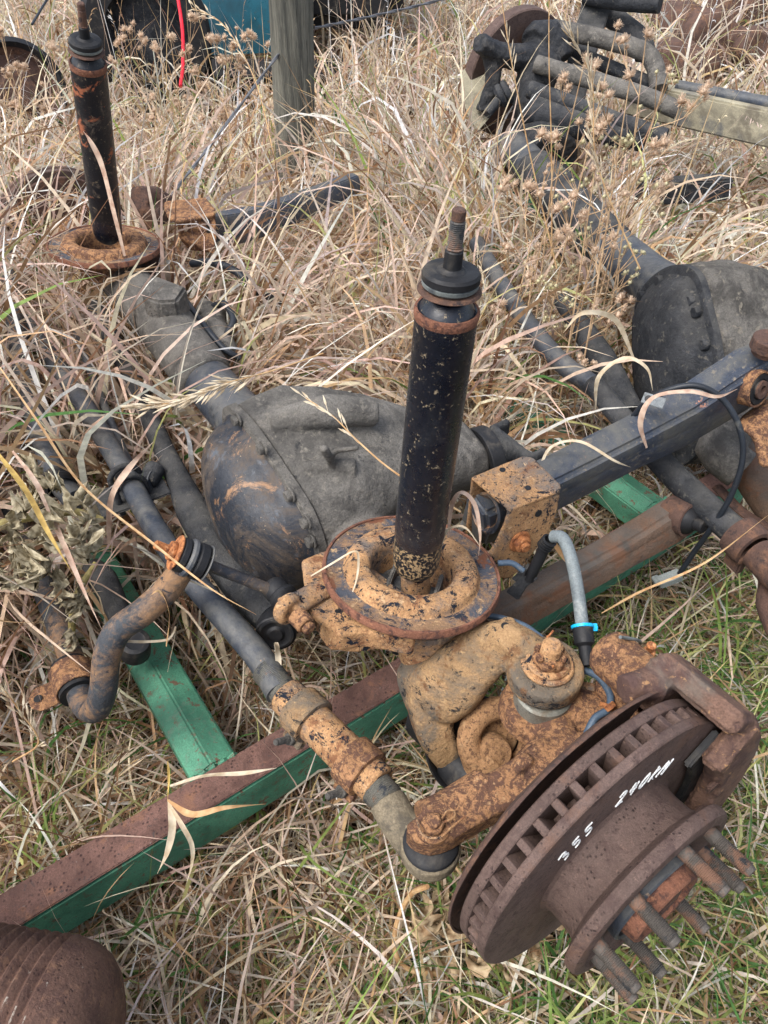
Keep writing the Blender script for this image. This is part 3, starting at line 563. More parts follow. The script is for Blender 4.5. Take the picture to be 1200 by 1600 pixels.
# ---- far arm and bracket
b = MB(); fz = [Z(322, 362, .47), Z(380, 352, .465), Z(440, 334, .465), Z(500, 309, .47), Z(556, 284, .47)]
dv = (fz[-1] - fz[0]).normalized()
b.rings([sec(p, dv, UP, .045, h_, .5) for p, h_ in zip(fz, (.078, .076, .068, .056, .045))]); bmesh.ops.recalc_face_normals(b.bm, faces=b.bm.faces); bmesh.ops.bevel(b.bm, geom=[e for e in b.bm.edges if e.calc_face_angle(0) > .3], offset=.003, segments=2, affect='EDGES')
b.build('radius_arm', 'navyarm', axle, disp=.001, label='far radius arm running off into the grass')
b = MB(); k0 = Z(295, 330, .55)
def kp(x, y, z=.55): return Z(x, y, z)
b.prism([kp(254, 318), kp(258, 313), kp(322, 307), kp(337, 326), kp(336, 334), kp(278, 345), kp(262, 340)], -UP * .01, .003)
b.prism([kp(278, 345), kp(337, 330), kp(341, 372, .50), kp(335, 398, .47), kp(296, 392, .46), kp(280, 372, .50)], A1 * .01, .003)
b.build('arm_bracket', 'tanrust2', axle, remesh=.004, smooth=2)
b = MB(); b.prism([kp(250, 385, .5), kp(262, 378, .5), kp(248, 430, .46), kp(206, 430, .46), kp(205, 415, .46)], A1 * .008, .002); b.prism([kp(206, 392, .52), kp(262, 378, .52), kp(255, 392, .50), kp(215, 410, .50)], -UP * .01, .002); b.build('seat_gusset', 'darkrust', axle)
# hoses in the middle
for pts, rr in (([Z(300, 412, .48), Z(330, 410, .5), Z(370, 425, .5), Z(400, 455, .46), Z(440, 470, .40)], .009), ([Z(290, 470, .47), Z(320, 510, .48), Z(350, 545, .46), Z(375, 560, .44)], .007), ([Z(330, 480, .45), Z(350, 475, .47), Z(365, 500, .46), Z(350, 530, .44)], .008)):
    b = MB(); b.tube(pts, rr, 12, 6); b.build('brake_hose', 'wire', axle)
b = MB(); b.tube([Z(330, 500, .43), Z(355, 560, .42)], .030, 18); b.tube([Z(310, 480, .44), Z(345, 500, .43)], .026, 16); b.build('tube_bracket', 'greydirt', axle, remesh=.005, disp=.003)

# ---- far rotor
f_n = A1.copy(); f_c = Z(108, 345, .46) + A1 * .10 - UP * .085
b = MB(); b.lathe(f_c, f_n, [(.11, .0), (.178, 0), (.18, .002), (.18, .012), (.176, .014), (.172, .018), (.176, .026), (.18, .028), (.18, .038), (.178, .04), (.11, .04)], 64); b.build('brake_rotor', 'rotor', axle, label='far brake rotor showing above the grass')
b = MB(); b.lathe(f_c - f_n * .02, f_n, [(.0, 0), (.09, 0), (.165, .004), (.168, .010)], 48); b.build('dust_shield', 'darkrust', axle)
b = MB(); b.tube([f_c - f_n * .14, f_c - f_n * .02], [.06, .07], 20); b.tube([f_c - f_n * .10 + B1 * .08, f_c - f_n * .02 + B1 * .13], .045, 16); b.build('knuckle', 'tanrust2', axle, remesh=.006, disp=.003)
b = MB(); b.tube([Z(215, 310, .55), Z(250, 318, .5), Z(235, 345, .5)], [.03, .04, .03], 14, 3); b.build('brake_caliper', 'darkrust', axle, remesh=.005, disp=.004)

# ---- drag link at left and its joint
dl = [Z(118, 782, .40), Z(92, 752, .40), Z(78, 718, .41), Z(55, 650, .42), Z(35, 575, .43), Z(20, 480, .45), Z(5, 380, .46)]
b = MB(); b.tube(dl, [.021, .022, .021, .019, .019], 20, 3); b.build('drag_link', 'blackdust', axle)
b = MB(); j = Z(90, 745, .41); dj = (dl[1] - dl[3]).normalized(); b.lathe(j, -dj, [(.024, -.03), (.028, -.026), (.029, -.018), (.025, -.012), (.028, -.008), (.027, 0), (.022, .004)], 26); b.build('boot', 'rubber', axle)
b = MB(); b.tube([Z(52, 752, .40), j], .009, 12); b.build('joint_stud', 'darkdirt', axle)

# ---- rotor, hub, studs, shield
def rot_ring(pf, nm, m, par=None, ang=35, seg=120, **k):
    b = MB(); b.lathe(RC, RN, pf, seg, hint=E1); return b.build(nm, m, par or axle, ang=ang, **k)
rotor = rot_ring([(.09, -.002), (.09, 0), (.150, .0), (.1785, .0), (.180, -.0015), (.180, -.0100), (.179, -.0112), (.12, -.0112), (.09, -.0112)], 'brake_rotor', 'rotor', label='vented brake rotor, dark rusty, white handwriting on its face')
rot_ring([(.118, -.0275), (.12, -.0268), (.179, -.0268), (.180, -.0280), (.180, -.0370), (.1785, -.0385), (.10, -.0385)], 'inner_disc', 'rotor', rotor)
rot_ring([(.132, -.011), (.132, -.0270)], 'vent_core', 'rotor', rotor)
vane = local_mesh(lambda b: b.prism([Vector((-.0040, .131, -.0272)), Vector((.0040, .131, -.0272)), Vector((.0052, .172, -.0272)), Vector((.0042, .1782, -.0272)), Vector((-.0042, .1782, -.0272)), Vector((-.0052, .172, -.0272))], Vector((0, 0, .0164)), .0008, 1), 'rotor', 'vane')
RM = Matrix(((E1.x, E2.x, RN.x, RC.x), (E1.y, E2.y, RN.y, RC.y), (E1.z, E2.z, RN.z, RC.z), (0, 0, 0, 1)))
for k in range(44): place(vane, 'vane', rotor, RM @ Matrix.Rotation(R(k * 360 / 44 + 3 + random.uniform(-.25, .25)), 4, 'Z'))
HL = .058
hub = rot_ring([(.104, -.001), (.098, .0005), (.0945, .003), (.093, .008), (.0925, .020), (.0935, HL - .022), (.0965, HL - .015), (.104, HL - .0105), (.113, HL - .0085), (.1165, HL - .006), (.1175, HL - .002), (.1172, HL + .004), (.115, HL + .007), (.110, HL + .0085), (.102, HL + .0088), (.098, HL + .0055), (.0795, HL + .005), (.076, HL + .003), (.070, HL - .001), (.066, HL - .002), (.062, HL - .004)], 'rotor_hat', 'rotor', rotor)
wheel_hub = rot_ring([(.0, HL - .004), (.058, HL - .004), (.066, HL - .0045), (.070, HL - .004)], 'wheel_hub', 'rubber')
rot_ring([(.060, HL - .006), (.061, HL + .010), (.0585, HL + .012), (.0555, HL + .010), (.0555, HL - .002)], 'hub_bore', 'blackdust', wheel_hub)
rot_ring([(.052, HL - .004), (.050, HL + .010), (.048, HL + .024), (.0455, HL + .026), (.038, HL + .0255), (.037, HL + .022), (.036, HL + .002), (.0, HL + .002)], 'locking_hub', 'hubrust', wheel_hub, seg=64)
rot_ring([(.027, HL + .002), (.027, HL + .021), (.025, HL + .023), (.014, HL + .023), (.013, HL + .012), (.0, HL + .012)], 'spindle_nut', 'darkrust', wheel_hub, seg=48, ang=30)
rib = local_mesh(lambda b: b.box(Vector((0, .0315, HL + .014)), Vector((1, 0, 0)), Vector((0, 1, 0)), Vector((0, 0, 1)), .0045, .011, .018, .001), 'hubrust', 'hub_rib')
for k in range(14): place(rib, 'hub_rib', wheel_hub, RM @ Matrix.Rotation(R(k * 360 / 14), 4, 'Z'))
def studfn(b):
    pr = [(0, -.01), (.0082, -.01), (.0082, .012)]; n = 19
    pr += [(.0073, .0125)]
    for i in range(n): pr += [(.0073, .0135 + i * .0019), (.0082, .0135 + (i + .5) * .0019)]
    e_ = .0135 + n * .0019; pr += [(.0068, e_), (.0064, e_ + .004), (.0056, e_ + .005), (0, e_ + .005)]
    b.lathe(Vector((0, 0, 0)), UP, pr, 16)
studm = local_mesh(studfn, 'stud', 'wheel_stud')
for k in range(8):
    p = RF(45 * k + 35, .0895, HL + .004); place(studm, 'wheel_stud', wheel_hub, m4(p, (RN + Vector((random.uniform(-.015, .015), random.uniform(-.015, .015), 0))).normalized()))
# dust shield
b = MB(); hint = E1
b.lathe(RC, RN, [(.10, -.057), (.14, -.057), (.178, -.054), (.1865, -.049), (.1875, -.045), (.1855, -.045), (.1845, -.048), (.177, -.052), (.14, -.055), (.10, -.055)], 60, a0=62, a1=214, hint=E1)
b.build('dust_shield', 'darkrust', axle, disp=.003, dscale=.05)
# paint-marker writing, strokes laid on the outboard face
GL = {'3': [[(0, .9), (.5, 1), (.7, .8), (.25, .55)], [(.25, .55), (.65, .4), (.5, .08), (0, 0)]],
      '5': [[(.75, 1), (.2, .95), (.12, .6), (.55, .55), (.65, .3), (.45, .05), (0, 0)]],
      '2': [[(.05, .8), (.35, 1), (.65, .85), (.5, .5), (0, .05), (.35, .1), (.7, 0)]],
      '4': [[(.25, 1), (.05, .45), (.7, .45)], [(.6, .9), (.45, 0)]],
      '0': [[(.4, 1), (.1, .7), (.05, .25), (.35, 0), (.65, .3), (.65, .75), (.4, 1)]],
      'k': [[(.1, 1), (.05, 0)], [(.6, .75), (.1, .4), (.65, .02)]],
      'M': [[(0, 0), (.15, 1), (.4, .45), (.75, 1), (.85, 0)]]}
txt = MB()
def write(st_, a0, a1, r0, r1, slant=.22):
    cw = (a1 - a0) / len(st_)
    for i, ch in enumerate(st_):
        jr, ja = random.uniform(-.0015, .0015), random.uniform(-.06, .06)
        for st in GL[ch]:
            txt.tube(smooth_path([RF(a0 + cw * (i + .82 * px_ + slant * py_ + ja), r0 + (r1 - r0) * py_ + jr, .0003) for px_, py_ in st], 4), .0010, 6)
write('355', 136, 111, .109, .131); txt.build('handwriting', 'paint', rotor, label='white handwritten 355 on the rotor face'); txt = MB(); write('240kM', 98, 54, .109, .131)
txt.build('handwriting', 'paint', rotor, label='white handwritten 240kM on the rotor face')

# ---- caliper, over the rotor edge on its rear side
def wedge(b, t0, t1, r0, r1, h0, h1, bev=.005, n=6):
    P = [RF(t0 + (t1 - t0) * i / n, r1, h0) for i in range(n + 1)] + [RF(t1 - (t1 - t0) * i / n, r0, h0) for i in range(n + 1)]
    b.prism(P, RN * (h1 - h0), bev)
b = MB(); wedge(b, -22, 56, .150, .208, -.080, -.046); wedge(b, -16, 54, .188, .216, -.078, .030); wedge(b, -24, 40, .140, .212, .010, .036)
b.tube([RF(52, .180, -.062), RF(64, .165, -.075)], [.020, .016], 14)
cal = b.build('brake_caliper', mat('caliper rust', (104, 80, 68), [((82, 62, 57), 30, .48, .56, 9, .6, .7), ((156, 120, 86), 80, .59, .63), ((104, 98, 90), 7, .50, .62)], rough=.8, bump=.5, bscale=200, spec=.3), axle, remesh=.0026, smooth=1, disp=.0025, dscale=.015)
for th in (33,):
    b = MB(); b.lathe(RF(th, .165, -.15), RN, [(0, -.006), (.020, -.004), (.028, .003), (.031, .012), (.031, .08)], 36); b.build('piston_housing', 'tanrust2', cal, disp=.002)
b = MB(); b.lathe(RF(2, .165, -.15), RN, [(0, -.006), (.020, -.004), (.028, .003), (.031, .012), (.031, .08)], 36); b.build('piston_housing', 'tanrust2', cal, disp=.002)
b = MB(); p = RF(24, .196, -.115); b.cyl(p, p + UP * .010, .008, 12); b.cyl(p + UP * .01, p + UP * .020, .0045, 12); b.cyl(p + UP * .018, p + UP * .023, .006, 12); b.build('bleed_screw', 'orange', cal)
b = MB(); b.tube([RF(46, .190, -.13), RF(30, .200, -.128), RF(20, .2, -.135)], .0022, 8, 5); b.build('wire_clip', 'boot', cal)
b = MB(); wedge(b, -20, 36, .125, .176, .0015, .010, .002); b.build('brake_pad', 'rubber', cal)
b = MB(); p = RF(-4, .158, .018); b.box(p, E1, E2, RN, .018, .055, .012, .003); p = RF(12, .138, .030); b.box(p, E2, E1, RN, .014, .024, .006, .002); p = RF(-12, .138, .030); b.box(p, E2, E1, RN, .014, .024, .006, .002); b.build('pad_clip', 'darkrust', cal)
# bracket strap on knuckle (orange)
b = MB(); b.prism([Z(905, 1062, .478), Z(928, 1066, .480), Z(985, 1098, .478), Z(975, 1118, .474), Z(935, 1098, .474), Z(906, 1078, .474)], -UP * .006, .002); b.build('line_bracket', 'tanrust', axle, disp=.001)

# ---- brake hose, sleeve, cyan tie, sensor line
hp = [D(826, 905, 1.12), D(843, 872, 1.10), D(852, 852, 1.085), D(864, 838, 1.07), D(880, 842, 1.055), D(893, 875, 1.045), D(903, 925, 1.03), D(910, 980, 1.01)]
b = MB(); b.tube(hp[3:], .0088, 18, 8); b.build('brake_hose', 'hose', axle)
b = MB(); b.tube(hp[:3], .0085, 16, 4); ax_ = (hp[3] - hp[2]).normalized()
for i in range(4): b.lathe(hp[2] + ax_ * (.0045 * i - .004), ax_, [(.008, 0), (.0112, .001), (.0112, .0025), (.008, .0035)], 20)
b.build('hose_fitting', 'rubber', axle)
b = MB(); ha = (D(914, 1012, 1.0) - hp[-1]).normalized(); b.lathe(hp[-1] - ha * .004, ha, [(.0088, 0), (.0128, .002), (.0134, .006), (.0130, .026), (.011, .028), (.0085, .030), (.0085, .055)], 24); b.build('hose_sleeve', 'rubber', axle)
b = MB(); b.lathe(hp[-1] - ha * .003, ha, [(.0132, 0), (.0146, .0005), (.0146, .0042), (.0132, .0048)], 28); sd_ = fr(ha)[0]; pc = hp[-1] + CX * .016; b.box(pc, CX, CU, ha, .009, .006, .006, .001); b.build('cable_tie', 'cyan', axle)
b = MB(); b.prism([D(790, 925, 1.12), D(812, 902, 1.115), D(832, 896, 1.11), D(838, 905, 1.11), D(820, 918, 1.12), D(808, 938, 1.125)], Vector((.004, .004, -.003)), .001); b.prism([D(800, 905, 1.125), D(826, 880, 1.115), D(842, 898, 1.11), D(815, 915, 1.12)], Vector((.0, .004, -.003)), .001); b.build('hose_clip', 'darkdirt', axle)
b = MB(); b.tube([D(762, 962, 1.06), D(785, 966, 1.06), D(820, 978, 1.05), D(850, 1000, 1.03)], .0042, 12, 6); b.build('sensor_line', 'bluewire', axle); b = MB(); b.tube([D(908, 1045, 1.0), D(935, 1058, .985), D(953, 1085, .97), D(950, 1108, .96), D(930, 1122, .955), D(916, 1148, .95)], .0048, 12, 6); b.build('sensor_line', 'bluewire', axle); b = MB(); b.tube([D(778, 880, 1.1), D(800, 880, 1.1), D(818, 892, 1.1)], .0045, 12, 4); b.build('sensor_line', 'bluewire', axle)
b = MB(); pc = D(953, 1104, .957); b.lathe(pc, Vector((.5, -.6, -.3)), [(.005, -.004), (.0075, -.003), (.0075, .003), (.005, .004)], 16); b.tube([pc, pc + Vector((-.012, .004, .0))], .003, 8); b.build('line_clip', 'orange', axle)
# sensor harness over the radius arm
hpts = [D(990, 650, 1.24), D(1010, 628, 1.21), D(1045, 609, 1.185), D(1090, 603, 1.17), D(1130, 625, 1.17), D(1156, 670, 1.18), D(1160, 720, 1.2), D(1142, 775, 1.23), D(1115, 820, 1.27), D(1085, 862, 1.33), D(1062, 896, 1.37)]
b = MB(); b.tube(hpts, .0048, 12, 6); b.build('sensor_harness', 'wire', axle)
b = MB(); p = D(1046, 904, 1.38); b.box(p, Vector((.9, .2, .3)), Vector((-.2, .9, 0)), Vector((-.3, 0, .9)), .042, .02, .016, .002); b.box(p + Vector((-.022, 0, -.006)), Vector((.9, .2, .3)), Vector((-.2, .9, 0)), Vector((-.3, 0, .9)), .012, .016, .012, .001); b.build('plug', 'boot', axle)
b = MB(); p = D(1021, 626, 1.195); xx, yy, zz = Vector((.75, -.5, .1)).normalized(), None, None; zz = (CC - p).normalized(); zz = (zz + UP * .6).normalized(); yy = zz.cross(xx).normalized(); xx = yy.cross(zz)
ring_ = []
b.box(p - xx * 0, xx, yy, zz, .034, .018, .003, .0008); b.build('metal_tab', 'zinc', axle)
b = MB(); b.lathe(p - xx * .008 + zz * .0017, zz, [(0, .0003), (.0055, .0003), (.0058, 0)], 16); b.build('tab_hole', 'rubber', axle)

# ================================================================== SECOND AXLE (behind, right)
A2 = Vector((-.23, .973, 0)).normalized(); B2 = Vector((.973, .23, 0)).normalized()
O2 = Vector((.668, 1.417, 0))
axle2 = thing('truck_axle', 'mud caked dark axle half buried in tall grass at the upper right', 'axle', (.668, 1.417, .2))
def A2X(a, b, z): return O2 + A2 * a + B2 * b + UP * z
def P2(x, y, b): return onplane(x, y, O2 + B2 * b, B2)
bF = -.045
FP = [P2(*p, bF) for p in ((996, 480), (1012, 445), (1045, 420), (1075, 418), (1095, 435), (1108, 480), (1122, 540), (1125, 600), (1110, 680), (1065, 725), (1025, 705), (1003, 640), (994, 560))]
fc2 = sum(FP, Vector()) / len(FP)
FPs = smooth_path(FP + [FP[0]], 4)[:-1]
def fl2(s, b): return [fc2 + (p - fc2) * s + B2 * b for p in FPs]
b = MB(); b.rings([fl2(.99, -.008), fl2(1.02, -.006), fl2(1.02, .008), fl2(1, .01)]); b.build('cover_flange', 'darkdirt', axle2, disp=.002)
b = MB(); b.rings([fl2(.96, -.006), fl2(.89, -.010), fl2(.85, -.022), fl2(.74, -.036), fl2(.55, -.048), fl2(.3, -.054), fl2(.1, -.055)]); b.build('diff_cover', 'darkdirt', axle2, disp=.006, dscale=.06, ang=70)
b = MB(); b.rings([fl2(1.0, .01), fl2(1.02, .05), fl2(1.0, .10), fl2(.9, .17), fl2(.72, .24), fl2(.5, .30), fl2(.4, .36)]); b.tube([A2X(.15, .02, .47), A2X(.06, .02, .47)], [.07, .1], 20); b.build('diff_housing', 'greydirt2', axle2, remesh=.006, disp=.013, dscale=.05, smooth=3)
for x, y in ((1006, 462), (1034, 438), (1083, 470), (1092, 487), (1105, 538), (1003, 520), (1112, 620)):
    b = MB(); p = P2(x, y, bF - .012); b.nut(p, -B2, .012, .013); b.build('cover_bolt', 'darkdirt', axle2)
b = MB(); b.tube([A2X(.10, .02, .47), A2X(.25, .015, .46), A2X(.6, .0, .45), A2X(1.15, -.0, .45)], [.075, .055, .052, .052], 24, 4); b.build('axle_tube', 'blackdust', axle2, disp=.004)
b = MB(); b.tube([A2X(.42, .0, .455), A2X(.62, 0, .45), A2X(.95, 0, .45)], [.06, .064, .062], 22, 3); b.build('tube_sleeve', 'darkdirt', axle2, remesh=.006, disp=.008, dscale=.04)
# lower tubes left of the second diff
b = MB(); b.tube([Z(745, 380, .42), Z(800, 470, .42), Z(870, 560, .42), Z(930, 605, .42), Z(970, 650, .42)], .021, 18, 3); b.build('track_bar', 'blackdust', axle2)
b = MB(); b.tube([Z(880, 470, .40), Z(940, 560, .40), Z(985, 650, .38)], [.022, .03, .03], 18, 3); b.build('axle_link', 'darkdirt', axle2, disp=.003)
b = MB(); b.tube([Z(928, 600, .44), Z(960, 640, .44), Z(1050, 740, .44), Z(1130, 815, .44), Z(1160, 842, .44)], [.021, .021, .023, .024, .025], 20, 3); b.build('tie_rod', 'darkdirt', axle2, disp=.002)
ca, cb_ = Z(1150, 832, .44), Z(1192, 872, .44)
b = MB(); b.lathe(ca, cb_ - ca, [(.026, 0), (.034, .002), (.035, .006), (.035, .036), (.033, .04), (.026, .041)], 28); b.box(ca.lerp(cb_, .4) - UP * .038 - B1 * .01, (cb_ - ca), UP, (cb_ - ca).cross(UP), .034, .03, .016, .003); cl2 = b.build('clamp', 'darkrust', axle2, disp=.001)
b = MB(); q_ = Z(1150, 872, .42); b.tube([q_, q_ + Vector((.03, .01, .01))], .006, 10); b.nut(q_, Vector((.9, .1, .1)), .012, .012); b.build('clamp_bolt', 'darkrust', cl2)
b = MB(); b.tube([cb_ - (cb_ - ca) * .2, Z(1215, 895, .44), Z(1260, 940, .43)], [.027, .029, .029], 20, 2); b.build('adjusting_sleeve', 'darkrust', axle2)
b = MB(); b.tube([Z(1200, 850, .4), Z(1206, 910, .40), Z(1200, 945, .38), Z(1215, 990, .36)], [.022, .020, .018, .016], 14, 3); b.build('steering_arm', 'darkrust', axle2)
# right edge castings
b = MB(); b.tube([Z(1100, 672, .40), Z(1140, 655, .42), Z(1175, 640, .44)], [.026, .045, .05], 18, 3); b.tube([Z(1160, 735, .38), Z(1120, 700, .40), Z(1150, 670, .42)], [.04, .04, .04], 18, 3); b.build('knuckle', 'greydirt', axle2, remesh=.005, disp=.003)
b = MB(); b.tube([Z(1155, 700, .36), Z(1190, 755, .33), Z(1225, 810, .30)], [.042, .042, .04], 22, 3); b.build('lower_boss', 'brownarm', axle2)
b = MB(); b.tube([Z(1120, 760, .30), Z(1160, 800, .30), Z(1210, 830, .30)], .012, 10, 3, flat=.4); b.build('rusty_strap', 'darkrust', axle2)
b = MB(); b.prism([D(1146, 668, 1.30), D(1184, 638, 1.30), D(1230, 622, 1.29), D(1235, 735, 1.25), D(1184, 735, 1.25), D(1178, 690, 1.26)], Vector((.03, .05, -.02)), .006); b.build('orange_bracket', 'tanrust2', axle2, disp=.004, remesh=.004)
b = MB(); b.cyl(D(1195, 553, 1.24), D(1205, 530, 1.22), .022, 20); b.cyl(D(1196, 545, 1.23), D(1204, 528, 1.215), .026, 20); b.build('stud_end', 'darkrust', axle2)
# far end of second axle: knuckle, rotor, shield
K2 = Z(800, 170, .45)
rn2 = Vector((-.50, .80, .12)).normalized()
c2 = D(808, 118, 2.62)
b = MB(); b.lathe(c2, rn2, [(.10, 0), (.196, 0), (.20, .004), (.20, .040), (.197, .043), (.1, .043)], 56); b.build('brake_rotor', 'rotor', axle2)
b = MB(); b.prism([D(735, 190, 2.50), D(722, 150, 2.52), D(724, 112, 2.54), D(745, 92, 2.55), D(765, 88, 2.56), D(785, 130, 2.55), D(765, 185, 2.52), D(748, 205, 2.5)], rn2 * .008, .002); b.build('dust_shield', 'beige', axle2)
b = MB(); b.tube([D(748, 66, 2.38), D(775, 82, 2.42), D(810, 90, 2.46), D(850, 88, 2.5)], [.042, .045, .045, .05], 8, 2, flat=[.7, .7, .9, 1]); b.tube([D(768, 84, 2.42), D(770, 130, 2.46), D(752, 175, 2.5)], [.03, .025, .022], 12, 3); b.tube([D(835, 70, 2.48), D(850, 60, 2.5), D(870, 100, 2.52)], [.05, .065, .06], 14, 2); b.tube([D(850, 95, 2.5), D(830, 150, 2.5), D(840, 200, 2.5), D(815, 260, 2.45)], [.07, .06, .075, .07], 14, 3); b.tube([D(860, 250, 2.4), D(840, 190, 2.48)], [.09, .08], 14); b.build('knuckle', mat('oily black casting', (34, 36, 40), [((66, 64, 62), 24, .5, .62, 9, .4, .75), ((22, 24, 28), 40, .56, .62)], rough=.6, bump=.9, bscale=90, bdist=.004, spec=.4), axle2, remesh=.006, disp=.008, dscale=.02)
b = MB(); j2 = D(790, 145, 2.40); b.lathe(j2, Vector((.75, .0, .5)), [(0, -.03), (.025, -.03), (.036, -.02), (.036, -.008), (.030, -.004), (.036, 0), (.036, .01), (.025, .016)], 22); b.tube([D(760, 178, 2.40), j2], .016, 12); b.build('ball_joint', 'darkdirt', axle2)
for (pts, rr) in (([D(838, 100, 2.42), D(900, 118, 2.38), D(1000, 148, 2.34), D(1060, 172, 2.32)], .026), ([D(828, 140, 2.38), D(880, 158, 2.34), D(960, 188, 2.3), D(1040, 215, 2.26)], .025), ([D(866, 45, 2.52), D(930, 58, 2.48), D(1000, 78, 2.46), D(1022, 100, 2.46), D(1030, 140, 2.45)], .028), ([D(890, 78, 2.6), D(960, 108, 2.54), D(1040, 140, 2.5)], .022)):
    b = MB(); b.tube(pts, rr, 16, 4); b.build('link_bar', 'greydirt' if rr > .0255 else 'darkdirt', axle2, disp=.004, dscale=.02)
b = MB(); b.prism([D(910, 0, 2.62), D(958, 0, 2.62), D(925, 105, 2.58), D(905, 190, 2.54), D(868, 185, 2.54), D(885, 100, 2.58)], Vector((.01, .03, .0)), .004); b.build('flat_bracket', 'darkdirt', axle2, disp=.002)
b = MB(); b.tube([D(915, -8, 2.6), D(975, 2, 2.55), D(1032, 5, 2.5)], .03, 14, 2); b.tube([D(945, 20, 2.7), D(975, 40, 2.65), D(1003, 65, 2.6), D(1008, 90, 2.6)], .034, 14, 3); b.build('link_bar', 'darkdirt', axle2)
b = MB(); b.tube([D(830, 170, 2.4), D(900, 190, 2.36), D(1010, 215, 2.3)], [.05, .05, .04], 14, 2); b.tube([Z(862, 240, .36), Z(880, 330, .38), Z(900, 380, .4)], .05, 14, 3); b.build('radius_arm', 'darkdirt', axle2, disp=.01, dscale=.05)

# a third pair of rails at upper right
rl = thing('steel_channel', 'long weathered beige steel channel lying level in the grass at the upper right edge', 'steel channel', tuple(Z(1080, 190, .3)))
b = MB(); r0, r1 = D(985, 150, 2.62), D(1260, 210, 2.3); dv = (r1 - r0).normalized(); s_ = dv.cross(UP).normalized()
b.box((r0 + r1) / 2 + Vector((0, 0, 0)), dv, s_, UP, (r1 - r0).length, .07, .10, .006); b.build('web', 'beige', rl, disp=.003)
b = MB(); b.tube([r0.lerp(r1, .25) + UP * .05 + s_ * -.02, r1 + UP * .056 + s_ * -.02], .02, 16); b.tube([r0.lerp(r1, .6) + UP * .03 + s_ * -.09, r1 + UP * .04 + s_ * -.12], .016, 12); b.build('pipe', 'blackdust', rl)
pl = MB(); p0, p1 = Z(1010, 300, .35), Z(1125, 292, .35); pl.box((p0 + p1) / 2, p1 - p0, (p1 - p0).cross(UP), UP, (p1 - p0).length * 1.2, .06, .07, .006)
tag(pl.build('steel_bar', 'darkdirt', None, base=tuple(Z(1060, 296, .3))), 'short dark flat bar in grass below the beige channel', 'steel bar')
pile = MB()
for x, y, rr in ((1060, 40, .12), (1100, 60, .14), (1050, 90, .09), (1145, 30, .15), (1085, 100, .08), (1170, 75, .1)): pile.tube([Z(x - 14, y, .25), Z(x + 14, y + 6, .3)], rr, 12)
tag(pile.build('scrap_casting', 'darkrust', None, remesh=.02, disp=.06, dscale=.08, base=tuple(Z(1100, 60, 0))), 'dark brown scrap casting deep in the grass at the top right corner', 'scrap')

# ================================================================== GREEN STEEL FRAME
frame = thing('trailer_chassis', 'green steel frame with brown rusted top faces lying under the axles', 'frame', tuple(AX(.05, 0, 0)))
def boxbar(p0, p1, w, h, nm, face_m, top_m, top_label=None):
    dv = (p1 - p0).normalized(); s_ = dv.cross(UP).normalized(); c = (p0 + p1) / 2
    b = MB(); b.box(c - UP * (h / 2 + .0015), dv, s_, UP, (p1 - p0).length, w, h - .003, .004); o = b.build(nm, face_m, frame)
    if top_m:
        b = MB(); b.box(c + UP * .0005, dv, s_, UP, (p1 - p0).length - .004, w - .003, .004, .0015); b.build('rusted_flange', top_m, o)
    return o
boxbar(AX(.056, -1.1, .197), AX(.056, .98, .197), .06, .10, 'rail', 'green', 'rail')
boxbar(AX(1.16, -1.1, .197), AX(1.16, 1.4, .197), .06, .10, 'rail', 'green', 'rail')
def crossbar(b0, a0, a1, z=.19, w=.078):
    s0, s1 = AX(a0, b0, z), AX(a1, b0, z)
    b = MB(); pf = [(-.5, -.055), (-.5, 0), (-.04, .014), (.5, 0), (.5, -.055)]
    rr = [[p + B1 * (w * x) + UP * y for x, y in pf] for p in (s0, s1)]
    b.rings(rr); bmesh.ops.recalc_face_normals(b.bm, faces=b.bm.faces); bmesh.ops.bevel(b.bm, geom=b.bm.edges[:], offset=.003, segments=2, affect='EDGES')
    b.build('crossbar', 'green', frame, ang=20)
crossbar(-.318, .088, 1.128); crossbar(.72, .088, 1.128); crossbar(1.55, .3, 2.2)
crossbar(-.62, .6, 1.128)
for b0 in (-.318, .72):
    b = MB(); b.tube([AX(.0865, b0 + .04 * (k / 7 - 1) * 1.0 + .0, .196 + .004 * math.sin(k * 2.1)) for k in range(15)], [.0035 + .0012 * (k % 2) for k in range(15)], 8); b.build('weld_bead', 'green', frame)

# ================================================================== LOOSE LINK on the crossbar
lk = thing('loose_link', 'black steel link with flattened eye and rubber bush, lying on the green crossbar', 'link', tuple(Z(200, 960, .22)))
b = MB(); b.tube([Z(142, 882, .27), Z(160, 905, .27), Z(178, 940, .27), Z(196, 985, .27), Z(208, 1010, .27)], [.018, .026, .022, .0175, .0175], 20, 4, flat=[.6, .6, .9, 1, 1]); b.build('link_shank', 'darkdirt', lk)
b = MB(); b.lathe(Z(161, 905, .285), Vector((-.2, -.1, 1)), [(0, .001), (.006, .0006), (.007, 0)], 16); b.build('eye_hole', 'rubber', lk)
b = MB(); p = Z(211, 1010, .27); b.lathe(p, Vector((.25, -.15, 1)), [(0, .021), (.013, .0205), (.017, .022), (.024, .020), (.026, .014), (.026, -.020), (.022, -.024)], 30); b.build('rubber_bush', 'rubber', lk)

